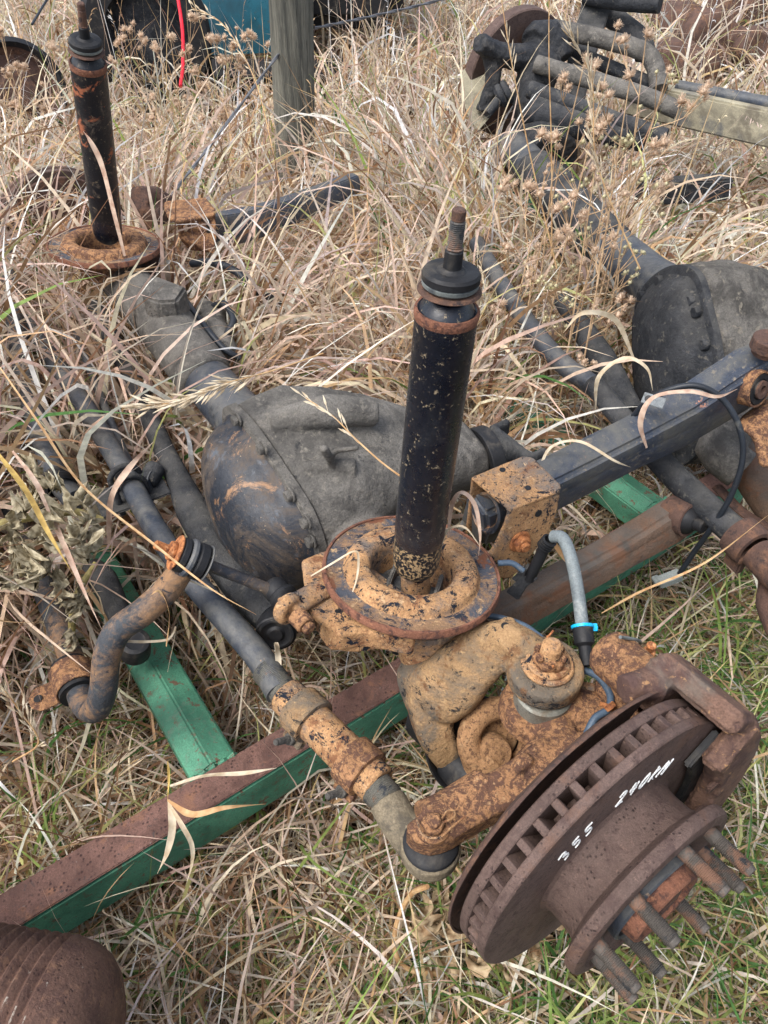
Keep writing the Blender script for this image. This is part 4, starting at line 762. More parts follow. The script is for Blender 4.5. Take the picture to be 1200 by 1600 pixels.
# ================================================================== CORRUGATED RUSTY TUBE lower left
cn = thing('corrugated_canister', 'rusty brown corrugated metal canister cut off by the lower left corner', 'canister', tuple(Z(60, 1560, .2)))
cax = Vector((.985, -.10, -.14)).normalized(); cx0 = D(-85, 1660, .82)
def cpz(h): return cx0 + cax * h
b = MB(); b.lathe(cx0, cax, [(.1325, .105), (.130, .120), (.121, .138), (.105, .154), (.080, .166), (.04, .172), (0, .173)], 64); b.build('end_cap', 'canister', cn, disp=.002, ang=60)
b = MB(); pr = [(.128, -.25), (.131, -.06)]
for i in range(8): pr += [(.1290, .004 + i * .0125), (.1296, .0062 + i * .0125), (.1347, .0090 + i * .0125), (.1340, .0122 + i * .0125)]
pr += [(.1325, .105)]; b.lathe(cx0, cax, pr, 96); b.build('corrugated_wall', 'canister', cn, disp=.002, ang=70)
for i in range(8):
    b = MB(); b.lathe(cx0, cax, [(.1340, .0085 + i * .0125), (.1351, .0102 + i * .0125), (.1340, .0122 + i * .0125)], 40, a0=-34 + 3 * i, a1=28 + 2 * i); b.build('worn_ridge', 'ridgewear', cn)
b = MB(); x_, y_, _ = fr(cax); P_ = [cx0 + cax * (.02 + .09 * math.sin(R(a)) ** 2 * 0 + .0006 * a) + (x_ * math.cos(R(a)) + y_ * math.sin(R(a))) * .1345 for a in range(-30, 121, 10)]
b.tube([cx0 + cax * (-.12 + .0125 * k) + (x_ * math.cos(R(8 + .6 * k)) + y_ * math.sin(R(8 + .6 * k))) * .1335 for k in range(19)], .003, 8); b.build('strap', 'rubber', cn)

# ================================================================== WOODEN POST
post = thing('fence_post', 'weathered grey round wooden post standing upright in the tall grass', 'post', tuple(Z(456, 275, .3)[:2]) + (0,))
pb = Vector(Z(456, 275, .3)); pb.z = 0; ptop = Vector((-.205, pb.y, 2.2))
b = MB(); n = 30
rings = []
for i in range(n + 1):
    t = i / n; p = pb.lerp(ptop, t); ring = []
    for k in range(40):
        a = 2 * math.pi * k / 40; rr = .066 * (1 + .035 * noise.noise(Vector((math.cos(a) * 3, math.sin(a) * 3, t * 1.2))) + .018 * noise.noise(Vector((math.cos(a) * 11, math.sin(a) * 11, t * 1.6))))
        if k in (29, 30): rr *= .965 if k == 29 else .94
        ring.append(p + Vector((math.cos(a) * rr, math.sin(a) * rr, 0)))
    rings.append(ring)
b.rings(rings); b.build('trunk', 'wood', post, ang=60)

def wire_obj(pts, r, m, name, label, cat, twist=False):
    b = MB(); P = smooth_path(pts, 10)
    if twist:
        for ph in (0, math.pi):
            Q = []
            for i, p in enumerate(P):
                t = (P[min(i + 1, len(P) - 1)] - P[max(i - 1, 0)]).normalized(); x, y, _ = fr(t); a = i * .9 + ph; Q.append(p + (x * math.cos(a) + y * math.sin(a)) * r * .8)
            b.tube(Q, r, 6)
    else: b.tube(P, r, 8)
    return tag(b.build(name, m, None, base=tuple(P[0])), label, cat)
wire_obj([D(262, 312, 2.0), D(330, 225, 2.15), D(430, 92, 2.32), D(432, 90, 2.33)], .0028, 'cable', 'twisted_wire', 'twisted grey wire slanting up from the grass to the wooden post', 'wire', True)
wire_obj([D(492, 44, 2.40), D(560, 30, 2.5), D(640, 12, 2.6), D(720, -8, 2.7)], .0028, 'cable', 'twisted_wire', 'twisted grey wire running right from the top of the wooden post', 'wire', True)
wire_obj([D(50, 38, 2.6), D(62, 18, 2.7), D(76, -5, 2.8)], .004, 'wire', 'twisted_wire', 'short dark wire at the top left above the half buried wheel', 'wire')
wire_obj([D(277, -10, 3.4), D(285, 45, 3.35), D(286, 100, 3.2), D(282, 135, 3.1)], .0075, 'red', 'red_cord', 'red cord hanging into the grass left of the teal panel', 'cord')

# ================================================================== TEAL VEHICLE BEYOND THE GRASS
tv = thing('teal_car', 'teal painted old car with black tyre at the top, behind the wooden post', 'car', (-.7, 4.5, 0))
def sheet(pts_rows, m, nm, thick=.02):
    b = MB(); bm = b.bm
    vs = [[bm.verts.new(p) for p in r] for r in pts_rows]
    for a, c in zip(vs, vs[1:]):
        for i in range(len(a) - 1): bm.faces.new((a[i], a[i + 1], c[i + 1], c[i]))
    bmesh.ops.recalc_face_normals(bm, faces=bm.faces); bmesh.ops.solidify(bm, geom=bm.faces[:], thickness=thick)
    return b.build(nm, m, tv, ang=40)
rows = []
for i in range(7):
    t = i / 6; z = .28 + .75 * t; rows.append([Vector((x, 4.25 + .10 * t * t + .02 * math.sin(x * 9) + .25 * t ** 3, z)) for x in (-.86, -.80, -.74, -.66, -.58, -.5, -.44, -.38)])
sheet(rows, 'teal', 'door_panel')
sheet([[Vector((x, 4.22, .26 + .0 * x)), Vector((x, 4.20, .20)), Vector((x, 4.28, .12))] for x in (-.84, -.6, -.4, -.2)], 'rubber', 'sill')
b = MB(); b.lathe(Vector((-1.13, 4.30, .36)), Vector((0, 1, 0)), [(.20, -.1), (.29, -.1), (.325, -.06), (.325, .06), (.29, .1), (.2, .1)], 48); b.build('tyre', 'rubber', tv)
b = MB(); b.lathe(Vector((-1.13, 4.27, .36)), Vector((0, 1, 0)), [(0, 0), (.1, .0), (.2, .03), (.23, -.04)], 32); b.build('rim', 'darkdirt', tv)
b = MB(); b.box(Vector((-.40, 4.9, .62)), CX, Vector((0, 1, 0)), UP, 1.0, .9, .6, .08); b.build('underbody', 'rubber', tv)

wh = thing('buried_wheel', 'dark rusty wheel drum half buried in grass at the top left corner', 'wheel', tuple(Z(20, 90, 0)))
wc = D(16, 98, 3.0) - UP * .10; wa = Vector((.55, -.75, .35)).normalized()
b = MB(); b.lathe(wc, wa, [(.13, -.12), (.18, -.11), (.190, -.06), (.185, .02), (.165, .04), (.15, .02)], 40); b.build('tyre', 'rubber', wh)
b = MB(); b.lathe(wc, wa, [(.155, .02), (.13, -.01), (.08, .0), (.06, .03), (0, .03)], 32); b.build('drum', 'darkrust', wh)

# ================================================================== GROUND
gm = bpy.data.meshes.new('ground'); bm = bmesh.new()
xs = [-300, -120, -50, -20, -8] + list(np.linspace(-4, 4, 60)) + [8, 20, 50, 120, 300]; ys = [-300, -60, -15, -4] + list(np.linspace(-1, 8, 64)) + [14, 30, 80, 300]
gv = [[bm.verts.new((x, y, .02 * noise.noise(Vector((x * 2.2, y * 2.2, 0))) if abs(x) < 9 and -5 < y < 15 else 0)) for x in xs] for y in ys]
for a, c in zip(gv, gv[1:]):
    for i in range(len(xs) - 1): bm.faces.new((a[i], a[i + 1], c[i + 1], c[i]))
bm.to_mesh(gm); bm.free(); gm.materials.append(M['soil']); go = bpy.data.objects.new('ground', gm); SC.collection.objects.link(go); go['kind'] = 'structure'

# ================================================================== GRASS
rng = np.random.default_rng(11)
def leaf_mat(name, trans=.4):
    m = bpy.data.materials.new(name); m.use_nodes = True; n = m.node_tree.nodes; L = m.node_tree.links; n.clear()
    out = n.new('ShaderNodeOutputMaterial'); at = n.new('ShaderNodeAttribute'); at.attribute_name = 'col'
    tc = n.new('ShaderNodeTexCoord'); nz = n.new('ShaderNodeTexNoise'); nz.inputs['Scale'].default_value = 70; nz.inputs['Detail'].default_value = 3
    L.new(tc.outputs['Object'], nz.inputs['Vector'])
    mr = n.new('ShaderNodeMapRange'); mr.inputs['From Min'].default_value = .3; mr.inputs['From Max'].default_value = .7; mr.inputs['To Min'].default_value = .72; mr.inputs['To Max'].default_value = 1.12
    L.new(nz.outputs['Fac'], mr.inputs['Value'])
    vm = n.new('ShaderNodeVectorMath'); vm.operation = 'SCALE'; L.new(at.outputs['Color'], vm.inputs[0]); L.new(mr.outputs[0], vm.inputs['Scale'])
    d = n.new('ShaderNodeBsdfPrincipled'); d.inputs['Roughness'].default_value = .6; d.inputs['Specular IOR Level'].default_value = .25; L.new(vm.outputs[0], d.inputs['Base Color'])
    t = n.new('ShaderNodeBsdfTranslucent'); L.new(vm.outputs[0], t.inputs['Color'])
    mx = n.new('ShaderNodeMixShader'); mx.inputs[0].default_value = trans; L.new(d.outputs[0], mx.inputs[1]); L.new(t.outputs[0], mx.inputs[2]); L.new(mx.outputs[0], out.inputs[0])
    return m
LEAF = leaf_mat('dry leaf')
PAL = np.array([lin(c) for c in ((232, 214, 186), (220, 194, 174), (246, 238, 224), (204, 172, 132), (200, 186, 170), (150, 118, 90), (132, 152, 82), (84, 122, 66), (190, 188, 128))])
def cols(n, w):
    w = np.array(w, float); i = rng.choice(len(PAL), n, p=w / w.sum()); c = PAL[i] * rng.uniform(.72, 1.18, (n, 1)); return np.clip(c * rng.uniform(.94, 1.06, (n, 3)), 0, .85)
OBS = []
dg = bpy.context.evaluated_depsgraph_get()
for o in SC.objects:
    if o.type == 'MESH' and o.name.split('.')[0] not in ('ground', 'handwriting'): OBS.append(o)
vv, ff, off = [], [], 0
for o in OBS:
    me = o.data; mw = o.matrix_world; bpy.context.view_layer.update() if off == 0 else None
    mw = o.matrix_world
    co = np.empty(len(me.vertices) * 3, np.float32); me.vertices.foreach_get('co', co); co = co.reshape(-1, 3)
    mwn = np.array(mw); co = co @ mwn[:3, :3].T + mwn[:3, 3]; vv.append(co)
    me.calc_loop_triangles(); t = np.empty(len(me.loop_triangles) * 3, np.int32); me.loop_triangles.foreach_get('vertices', t); ff.append(t.reshape(-1, 3) + off); off += len(co)
BV = BVHTree.FromPolygons(np.concatenate(vv).tolist(), np.concatenate(ff).tolist())

def blades(root, L, az, th0, bend, w, seg, pw=1.6, swirl=0., twist=1.0, cull=True, zmin=.004, taper=2.2):
    """returns centre lines (N, seg+1, 3) and widths; blades that would cut through metal are dropped"""
    N = len(root); t = np.linspace(0, 1, seg + 1)[None]
    th = th0[:, None] + bend[:, None] * t ** pw
    a = az[:, None] + np.broadcast_to(np.asarray(swirl), (N,))[:, None] * t ** 1.5
    d = np.stack([np.sin(th) * np.cos(a), np.sin(th) * np.sin(a), np.cos(th)], -1)
    kk = rng.integers(2, seg, N); br = rng.uniform(0, 1, N) < .28; sgn = np.where(br, rng.uniform(.5, 1.5, N), 0)
    th = th + sgn[:, None] * (np.arange(seg + 1)[None] >= kk[:, None])
    d = np.stack([np.sin(th) * np.cos(a), np.sin(th) * np.sin(a), np.cos(th)], -1)
    st = (L / seg)[:, None, None]; P = np.concatenate([np.zeros((N, 1, 3)), np.cumsum((d[:, :-1] + d[:, 1:]) * .5 * st, 1)], 1) + root[:, None]
    P[..., 2] = np.maximum(P[..., 2], zmin + rng.uniform(0, .02, (N, 1)))
    side = np.stack([-np.sin(a), np.cos(a), np.zeros_like(a)], -1); nor = np.cross(side, d)
    tw = rng.uniform(-.8, .8, (N, 1)) + rng.uniform(-1, 1, (N, 1)) * twist * 2.2 * t
    wv = side * np.cos(tw)[..., None] + nor * np.sin(tw)[..., None]
    prof = np.minimum(1, .45 + 2.2 * t) * (1 - t ** taper) ** .8 + .02
    Wd = w[:, None] * prof
    keep = (np.linalg.norm(P - np.array([0, 0, CAM_H]), axis=2).min(1) > .85)      # nothing grows right in front of the photographer
    if cull:
        near = (P[:, :, 1].min(1) < 3.2) & (P[:, :, 1].max(1) > -.2)
        rc = BV.ray_cast; idx = np.nonzero(near & keep)[0]
        st_ = 1 if seg <= 5 else 2
        ks = list(range(0, seg, st_)) + [seg]
        for i in idx:
            Q = P[i].tolist()
            for k0, k1 in zip(ks, ks[1:]):
                p, q = Q[k0], Q[k1]; v = (q[0] - p[0], q[1] - p[1], q[2] - p[2]); ln = math.sqrt(v[0] * v[0] + v[1] * v[1] + v[2] * v[2])
                if ln > 1e-6 and rc(p, v, ln)[0] is not None: keep[i] = False; break
            if keep[i]:
                h = rc(Q[0], (0, 0, 1), .25)
                if h[0] is not None and h[3] < .04: keep[i] = False
    return P[keep], (wv * Wd[..., None])[keep], keep
def emit(parts, name, label, cat='grass', mtl=None):
    V, Fc, C, off = [], [], [], 0
    for P, Wv, c in parts:
        N, S, _ = P.shape; v = np.stack([P - Wv * .5, P + Wv * .5], 2).reshape(-1, 3); V.append(v)
        b = (np.arange(N) * S * 2)[:, None] + (np.arange(S - 1) * 2)[None]; b = b.reshape(-1) + off
        Fc.append(np.stack([b, b + 1, b + 3, b + 2], 1)); C.append(np.repeat(c, S * 2, 0)); off += len(v)
    V = np.concatenate(V).astype(np.float32); Fc = np.concatenate(Fc).astype(np.int32); C = np.concatenate(C)
    me = bpy.data.meshes.new(name); me.vertices.add(len(V)); me.vertices.foreach_set('co', V.ravel())
    me.loops.add(len(Fc) * 4); me.loops.foreach_set('vertex_index', Fc.ravel()); me.polygons.add(len(Fc))
    me.polygons.foreach_set('loop_start', np.arange(0, len(Fc) * 4, 4, dtype=np.int32))
    me.polygons.foreach_set('use_smooth', np.ones(len(Fc), bool))
    ca = me.color_attributes.new('col', 'FLOAT_COLOR', 'POINT'); ca.data.foreach_set('color', np.c_[C, np.ones(len(C))].astype(np.float32).ravel())
    me.update(calc_edges=True); me.materials.append(mtl or LEAF)
    o = bpy.data.objects.new(name, me); SC.collection.objects.link(o)
    if label: o['label'] = label
    if cat: o['category'] = cat
    o['kind'] = 'stuff'; print(name, len(Fc) * 2, 'tris'); return o
def sstep(a, b, x): t = np.clip((x - a) / (b - a), 0, 1); return t * t * (3 - 2 * t)
def vnoise(x, y, s, seed):
    return np.array([noise.noise(Vector((a * s, b * s, seed))) for a, b in zip(x, y)])
def scatter(n, y0, y1, pw=1.):
    """points inside the widening wedge of ground the place shows, with a margin to the sides"""
    y = np.sqrt(rng.uniform(0, 1, n) ** pw * ((y1 + .9) ** 2 - (y0 + .9) ** 2) + (y0 + .9) ** 2) - .9
    hw = .52 * (y + .9) + .22
    return rng.uniform(-1, 1, n) * hw, y
def tallness(x, y):
    """0 = trampled short turf near the hub, 1 = tall standing grass"""
    t = sstep(.85, 1.45, y + .12 * np.sin(x * 7 + 1) + np.clip(-x - .25, 0, .5) * .9)
    t *= 1 - .93 * sstep(.15, .5, x) * sstep(1.75, 1.2, y - (x - .4) * .3)
    return t
GREENW = lambda n: None
# --- thatch: flat dead blades and litter
x, y = scatter(46000, .02, 3.0, 1.25); n = len(x); z = rng.uniform(0, .035, n)
P1 = blades(np.c_[x, y, z], rng.uniform(.06, .20, n), rng.uniform(0, 6.283, n), rng.uniform(1.15, 1.62, n), rng.uniform(-.4, .7, n), rng.uniform(.0015, .0045, n), 5, swirl=rng.normal(0, .6, n), cull=True)
c1 = cols(n, (5, 4, 2.2, 1.5, 6, 7, .7, .5, .6))[P1[2]] * .82
emit([(P1[0], P1[1], c1)], 'dead_thatch', 'matted layer of dead brown grass lying over the ground', 'thatch')
# --- short turf with green
x, y = scatter(42000, .02, 2.6, 1.35); tl = tallness(x, y); k = rng.uniform(0, 1, len(x)) > tl * .8
x, y = x[k], y[k]; n = len(x); g = sstep(-.15, .35, x) * sstep(1.4, .7, y)
gn = vnoise(x, y, 5., 3.); left = 1 - g
Ls = rng.gamma(5, .032, n) + .03; az = rng.uniform(0, 6.283, n); th0 = rng.uniform(.25, 1.35, n); bd = rng.uniform(.3, 1.5, n)
B1s = blades(np.c_[x, y, rng.uniform(0, .02, n)], Ls, az, th0, bd, rng.uniform(.0018, .0068, n), 7, swirl=rng.normal(0, .5, n))
cg = cols(n, (1.6, 1.2, 1.2, 1.4, 1.0, 1.0, 4.6, 4.0, 2.6)); cb = cols(n, (5, 4, 2, 2, 4, 5, .5, .4, .6))
m_ = (rng.uniform(0, 1, n) < (g * .95 + .16 + .45 * gn))[:, None]; cs = np.where(m_, cg, cb)[B1s[2]]
emit([(B1s[0], B1s[1], cs)], 'short_grass', 'short trampled turf, green and straw mixed, around the hub and frame')
# --- tall dry grass in tufts
def tufts(nt, y0, y1, per, seg, wmul, pw=1., lmul=1., filt=None):
    tx, ty = scatter(nt, y0, y1, pw); tl = tallness(tx, ty); k = rng.uniform(0, 1, nt) < tl ** .7
    if filt is not None: k &= filt(tx, ty)
    tx, ty, tl = tx[k], ty[k], tl[k]; nt = len(tx); per_ = rng.integers(per[0], per[1], nt); i = np.repeat(np.arange(nt), per_); n = len(i)
    hn = .82 + .35 * vnoise(tx, ty, 1.3, 9.)
    az_t = rng.uniform(0, 6.283, nt); ln_t = np.abs(rng.normal(0, .22, nt))
    ox, oy = rng.normal(0, .028, n), rng.normal(0, .028, n)
    az = np.arctan2(oy + .02 * np.sin(az_t[i]), ox + .02 * np.cos(az_t[i])) + rng.normal(0, .5, n)
    base = .22 + .42 * tl[i]
    L = base * hn[i] * rng.uniform(.45, 1.3, n) * lmul
    th0 = np.abs(rng.normal(.05, .22, n)) + ln_t[i] * .6; bd = rng.gamma(2.6, .78, n)
    w = (.0042 + .0105 * rng.uniform(0, 1, n) ** 1.2) * wmul
    L = np.where((ty[i] > 2.9) & (ty[i] < 4.4) & (tx[i] > -1.1) & (tx[i] < -.30), L * .78, L)
    P, Wv, kp = blades(np.c_[tx[i] + ox, ty[i] + oy, np.zeros(n)], L, az, th0, bd, w, seg, pw=2.4, swirl=rng.normal(0, 1.1, n), twist=1.2)
    left = tx[i] < -.25
    c = np.where((left & (ty[i] < 2))[:, None], cols(n, (4, 6.5, 2.5, 1.2, 2.4, 3, .25, .1, .3)), cols(n, (5, 4.5, 3.6, 2.0, 2.2, 2.2, .4, .15, .5)))
    return P, Wv, c[kp]
T = [tufts(1900, .72, 3.0, (9, 15), 10, 1.0), tufts(2300, 2.6, 8.5, (10, 17), 6, 1.2, lmul=.95),
     tufts(3200, .92, 2.0, (10, 16), 10, 1.15, lmul=1.25, filt=lambda x, y: (x < -.33) & (y < 1.65) & (y > .98 - .0 * x)),
     tufts(1500, 1.45, 2.6, (10, 16), 10, 1.1, lmul=1.2, filt=lambda x, y: (x > -.75) & (x < .3)),
     tufts(1500, 1.15, 1.75, (8, 13), 10, 1.1, lmul=1.25, filt=lambda x, y: (x > -1.1) & (x < -.42)),
     tufts(1400, 1.2, 2.2, (9, 15), 9, 1.0, lmul=.95, filt=lambda x, y: (x > .12) & (x < .62) & (y > 1.3))]
emit(T, 'dry_grass', 'tall standing dry straw coloured grass filling the yard behind the axle')
# --- thin stems with seed heads
def stems(n, y0, y1, L0, L1):
    x, y = scatter(n, y0, y1, 1.1); tl = tallness(x, y); k = rng.uniform(0, 1, n) < tl
    x, y = x[k], y[k]; n = len(x)
    P, Wv, kp = blades(np.c_[x, y, np.zeros(n)], rng.uniform(L0, L1, n), rng.uniform(0, 6.283, n), np.abs(rng.normal(.1, .14, n)), rng.uniform(0, .5, n), rng.uniform(.0014, .0026, n), 8, pw=2., twist=.2, taper=14)
    c = cols(n, (3, 2, 2, 5, 1, 1.2, .1, 0, .3))[kp]; out = [(P, Wv, c)]
    # spikelets
    sel = rng.uniform(0, 1, len(P)) < .42; Q = P[sel]; m = len(Q); sp = 12
    seg = rng.uniform(.0, 1., (m, sp)); a, b = Q[:, -3], Q[:, -1]; r = a[:, None] + (b - a)[:, None] * seg[..., None]
    r = r.reshape(-1, 3); nn = len(r); dirv = np.repeat(b - a, sp, 0)
    az = np.arctan2(dirv[:, 1], dirv[:, 0]) + rng.normal(0, .9, nn)
    th = np.arctan2(np.hypot(dirv[:, 0], dirv[:, 1]), dirv[:, 2]) + rng.normal(.25, .3, nn)
    S = blades(r, rng.uniform(.012, .026, nn), az, th, rng.uniform(.2, .9, nn), rng.uniform(.0022, .004, nn), 3, cull=False, taper=3)
    out.append((S[0], S[1], np.repeat(c[sel], sp, 0) * 1.12 + .03)); return out
ST = stems(520, .8, 3.2, .45, .85); 
for q in ST: pass
emit([ST[0]], 'grass_stems', 'thin straight dry grass stems standing above the leaves'); emit([ST[1]], 'seed_heads', 'pale oat-like seed heads on the dry grass stems')
ST = stems(1100, 2.8, 7.5, .5, .9); emit([ST[0]], 'grass_stems', 'thin straight dry stems in the far grass'); emit([ST[1]], 'seed_heads', 'pale seed heads over the far grass')

# ================================================================== SINGLE PLANTS
def plainmat(name, c, c2, trans=.3, scale=60):
    m = bpy.data.materials.new(name); m.use_nodes = True; n = m.node_tree.nodes; L = m.node_tree.links; n.clear()
    out = n.new('ShaderNodeOutputMaterial'); tc = n.new('ShaderNodeTexCoord'); nz = n.new('ShaderNodeTexNoise'); nz.inputs['Scale'].default_value = scale; nz.inputs['Detail'].default_value = 6
    L.new(tc.outputs['Object'], nz.inputs['Vector']); r = n.new('ShaderNodeMapRange'); r.inputs['From Min'].default_value = .38; r.inputs['From Max'].default_value = .62; L.new(nz.outputs['Fac'], r.inputs['Value'])
    mx = n.new('ShaderNodeMix'); mx.data_type = 'RGBA'; mx.inputs[6].default_value = (*lin(c), 1); mx.inputs[7].default_value = (*lin(c2), 1); L.new(r.outputs[0], mx.inputs[0])
    d = n.new('ShaderNodeBsdfPrincipled'); d.inputs['Roughness'].default_value = .65; d.inputs['Specular IOR Level'].default_value = .25; L.new(mx.outputs[2], d.inputs['Base Color'])
    t = n.new('ShaderNodeBsdfTranslucent'); L.new(mx.outputs[2], t.inputs['Color']); ms = n.new('ShaderNodeMixShader'); ms.inputs[0].default_value = trans
    L.new(d.outputs[0], ms.inputs[1]); L.new(t.outputs[0], ms.inputs[2]); L.new(ms.outputs[0], out.inputs[0]); M[name] = m; return m
plainmat('thistle leaf', (208, 198, 170), (142, 130, 104), .35, 120); plainmat('thistle stem', (164, 152, 98), (112, 100, 62), .05)
plainmat('weed stem', (196, 168, 134), (156, 128, 98), .05); plainmat('weed head', (236, 216, 192), (200, 176, 152), .5, 200)
plainmat('pale head', (214, 206, 168), (168, 158, 120), .3, 200)
plainmat('straw', (214, 184, 140), (188, 148, 104), .3); plainmat('pink straw', (216, 194, 174), (184, 152, 132), .35); plainmat('white straw', (232, 222, 200), (206, 188, 158), .4); plainmat('crisp leaf', (206, 186, 152), (150, 122, 92), .3); plainmat('yellow straw', (206, 178, 104), (168, 140, 80), .3); plainmat('green blade', (126, 146, 80), (96, 120, 62), .35)

def shell(b, rows, th_):
    """gives a grid of vertices a back side and closed rims"""
    n, k = len(rows), len(rows[0]); back = []
    for i in range(n):
        r = []
        for j in range(k):
            u_ = rows[min(i + 1, n - 1)][j].co - rows[max(i - 1, 0)][j].co; v_ = rows[i][min(j + 1, k - 1)].co - rows[i][max(j - 1, 0)].co; nn = u_.cross(v_)
            r.append(b.verts.new(rows[i][j].co - (nn.normalized() if nn.length > 1e-12 else UP) * th_))
        back.append(r)
    for i in range(n - 1):
        for j in range(k - 1): b.faces.new((back[i][j], back[i + 1][j], back[i + 1][j + 1], back[i][j + 1]))
        b.faces.new((rows[i][0], rows[i + 1][0], back[i + 1][0], back[i][0])); b.faces.new((rows[i][-1], back[i][-1], back[i + 1][-1], rows[i + 1][-1]))
    for j in range(k - 1):
        b.faces.new((rows[0][j], back[0][j], back[0][j + 1], rows[0][j + 1])); b.faces.new((rows[-1][j], rows[-1][j + 1], back[-1][j + 1], back[-1][j]))
def leaf(name, m, parent, pts, w, lobes=6, curl=.35, seed=0, jag=.55, label=None):
    """a lobed, crumpled leaf along a curve: real sheet with folds and a little thickness"""
    rnd = random.Random(seed); P = smooth_path(pts, 14); n = len(P); b = bmesh.new(); cols_ = []
    ph = rnd.uniform(0, 6); hint = Vector((rnd.uniform(-.4, .4), rnd.uniform(-.4, .4), 1))
    for i, p in enumerate(P):
        t = i / (n - 1); tg = (P[min(i + 1, n - 1)] - P[max(i - 1, 0)]).normalized(); sd = tg.cross(hint).normalized(); up_ = sd.cross(tg)
        env = math.sin(math.pi * min(.98, t * .9 + .08)) ** .7; row = []
        for j in range(-3, 4):
            s_ = j / 3; saw = 1 - jag * abs((t * lobes + (0 if j < 0 else .37)) % 1 - .5) * 2 * (abs(s_) > .5)
            ww = w * env * s_ * saw; rip = curl * w * abs(s_) ** 1.5 * math.sin(t * lobes * 5.2 + ph + j) + curl * .8 * w * abs(s_)
            row.append(b.verts.new(p + sd * ww + up_ * rip + tg * (abs(s_) * w * .35 * saw) + Vector([rnd.uniform(-1, 1) * w * .02 for _ in range(3)])))
        cols_.append(row)
    for a, c in zip(cols_, cols_[1:]):
        for j in range(6): b.faces.new((a[j], a[j + 1], c[j + 1], c[j]))
    shell(b, cols_, .0006); mb = MB(); mb.merge(b); return mb.build(name, m, parent, ang=80, recalc=True, label=label)
def ribbon(pts, w, m, label, tw=.8, name='grass_blade'):
    P = smooth_path(pts, 9); n = len(P); b = bmesh.new(); rows = []; a0 = random.uniform(-.5, .5)
    view = Vector((0, -.5, .8))
    for i, p in enumerate(P):
        t = i / (n - 1); tg = (P[min(i + 1, n - 1)] - P[max(i - 1, 0)]).normalized(); sd = tg.cross(view).normalized(); nn = sd.cross(tg); a = a0 + tw * math.sin(t * 4.5)
        v = sd * math.cos(a) + nn * math.sin(a); ww = w * min(1, .35 + 2.5 * t) * max(.06, (1 - t ** 3)) * .5; fold = nn * ww * .35
        rows.append([b.verts.new(p - v * ww + fold), b.verts.new(p), b.verts.new(p + v * ww + fold)])
    for r0, r1 in zip(rows, rows[1:]):
        for j in range(2): b.faces.new((r0[j], r0[j + 1], r1[j + 1], r1[j]))
    shell(b, rows, .0003); mb = MB(); mb.merge(b)
    return tag(mb.build(name, m, None, ang=80, recalc=True, base=tuple(P[0])), label, 'grass blade')

# --- dried thistle at the left
th = thing('dried_thistle', 'dried thistle with pale jagged leaves, draped over the bars at the left edge', 'thistle', tuple(Z(60, 860, .0)))
b = MB(); b.tube([Z(-20, 822, .50), Z(60, 806, .50), Z(120, 800, .49), Z(160, 812, .47)], [.006, .007, .006, .005], 10, 4); b.build('stem', 'thistle stem', th)
b = MB(); b.tube([Z(150, 880, .40), Z(120, 930, .38), Z(112, 990, .30), Z(118, 1060, .1)], [.005, .006, .006, .007], 10, 4); b.build('stem', 'thistle stem', th)
for i, (pp, w) in enumerate((([(70, 850, .53), (85, 815, .56), (120, 790, .57), (140, 790, .55)], .030), ([(75, 820, .50), (50, 795, .54), (30, 800, .52)], .028), ([(60, 770, .50), (40, 790, .52), (20, 830, .50), (26, 860, .47)], .026),
        ([(80, 860, .50), (110, 850, .54), (135, 855, .52), (140, 880, .47)], .030), ([(45, 860, .48), (60, 890, .50), (60, 920, .45)], .028), ([(20, 870, .46), (45, 900, .47), (75, 895, .44)], .026),
        ([(85, 890, .46), (95, 930, .44), (105, 960, .38)], .024), ([(100, 770, .50), (85, 760, .54), (62, 765, .52)], .020), ([(120, 900, .44), (128, 935, .41), (118, 965, .36)], .018), ([(65, 780, .52), (58, 740, .52), (40, 720, .48)], .020),
        ([(110, 980, .34), (118, 1010, .3), (112, 1045, .24)], .020), ([(75, 1090, .12), (68, 1140, .06), (75, 1170, .03)], .022), ([(5, 840, .48), (-10, 880, .46), (10, 920, .42)], .026), ([(120, 830, .50), (142, 812, .53), (150, 840, .50)], .016))):
    leaf('leaf', 'thistle leaf', th, [Z(*q_) for q_ in pp], w * .74, 8 + i % 3, .95, i, .82)

# --- withered plant below the steering arm
wp = thing('withered_plant', 'withered pale crumpled plant lying on the turf behind the brake rotor', 'plant', tuple(Z(700, 1440, 0)))
b = MB(); b.tube([Z(668, 1385, .18), Z(640, 1400, .14), Z(618, 1450, .09), Z(622, 1500, .07), Z(660, 1520, .06), Z(740, 1518, .05), Z(850, 1490, .05)], .0038, 8, 6); b.build('stem', 'straw', wp)
for i in range(22):
    x_, y_ = random.uniform(680, 850), random.uniform(1380, 1530); a = random.uniform(0, 6.3); r_ = random.uniform(20, 42); z_ = random.uniform(.03, .10)
    leaf('leaf', 'crisp leaf', wp, [Z(x_, y_, z_), Z(x_ + math.cos(a) * r_ * .6, y_ + math.sin(a) * r_ * .5, z_ + .03), Z(x_ + math.cos(a + .5) * r_ * 1.1, y_ + math.sin(a + .5) * r_, z_)], random.uniform(.012, .022), 4, .7, 50 + i, .5)

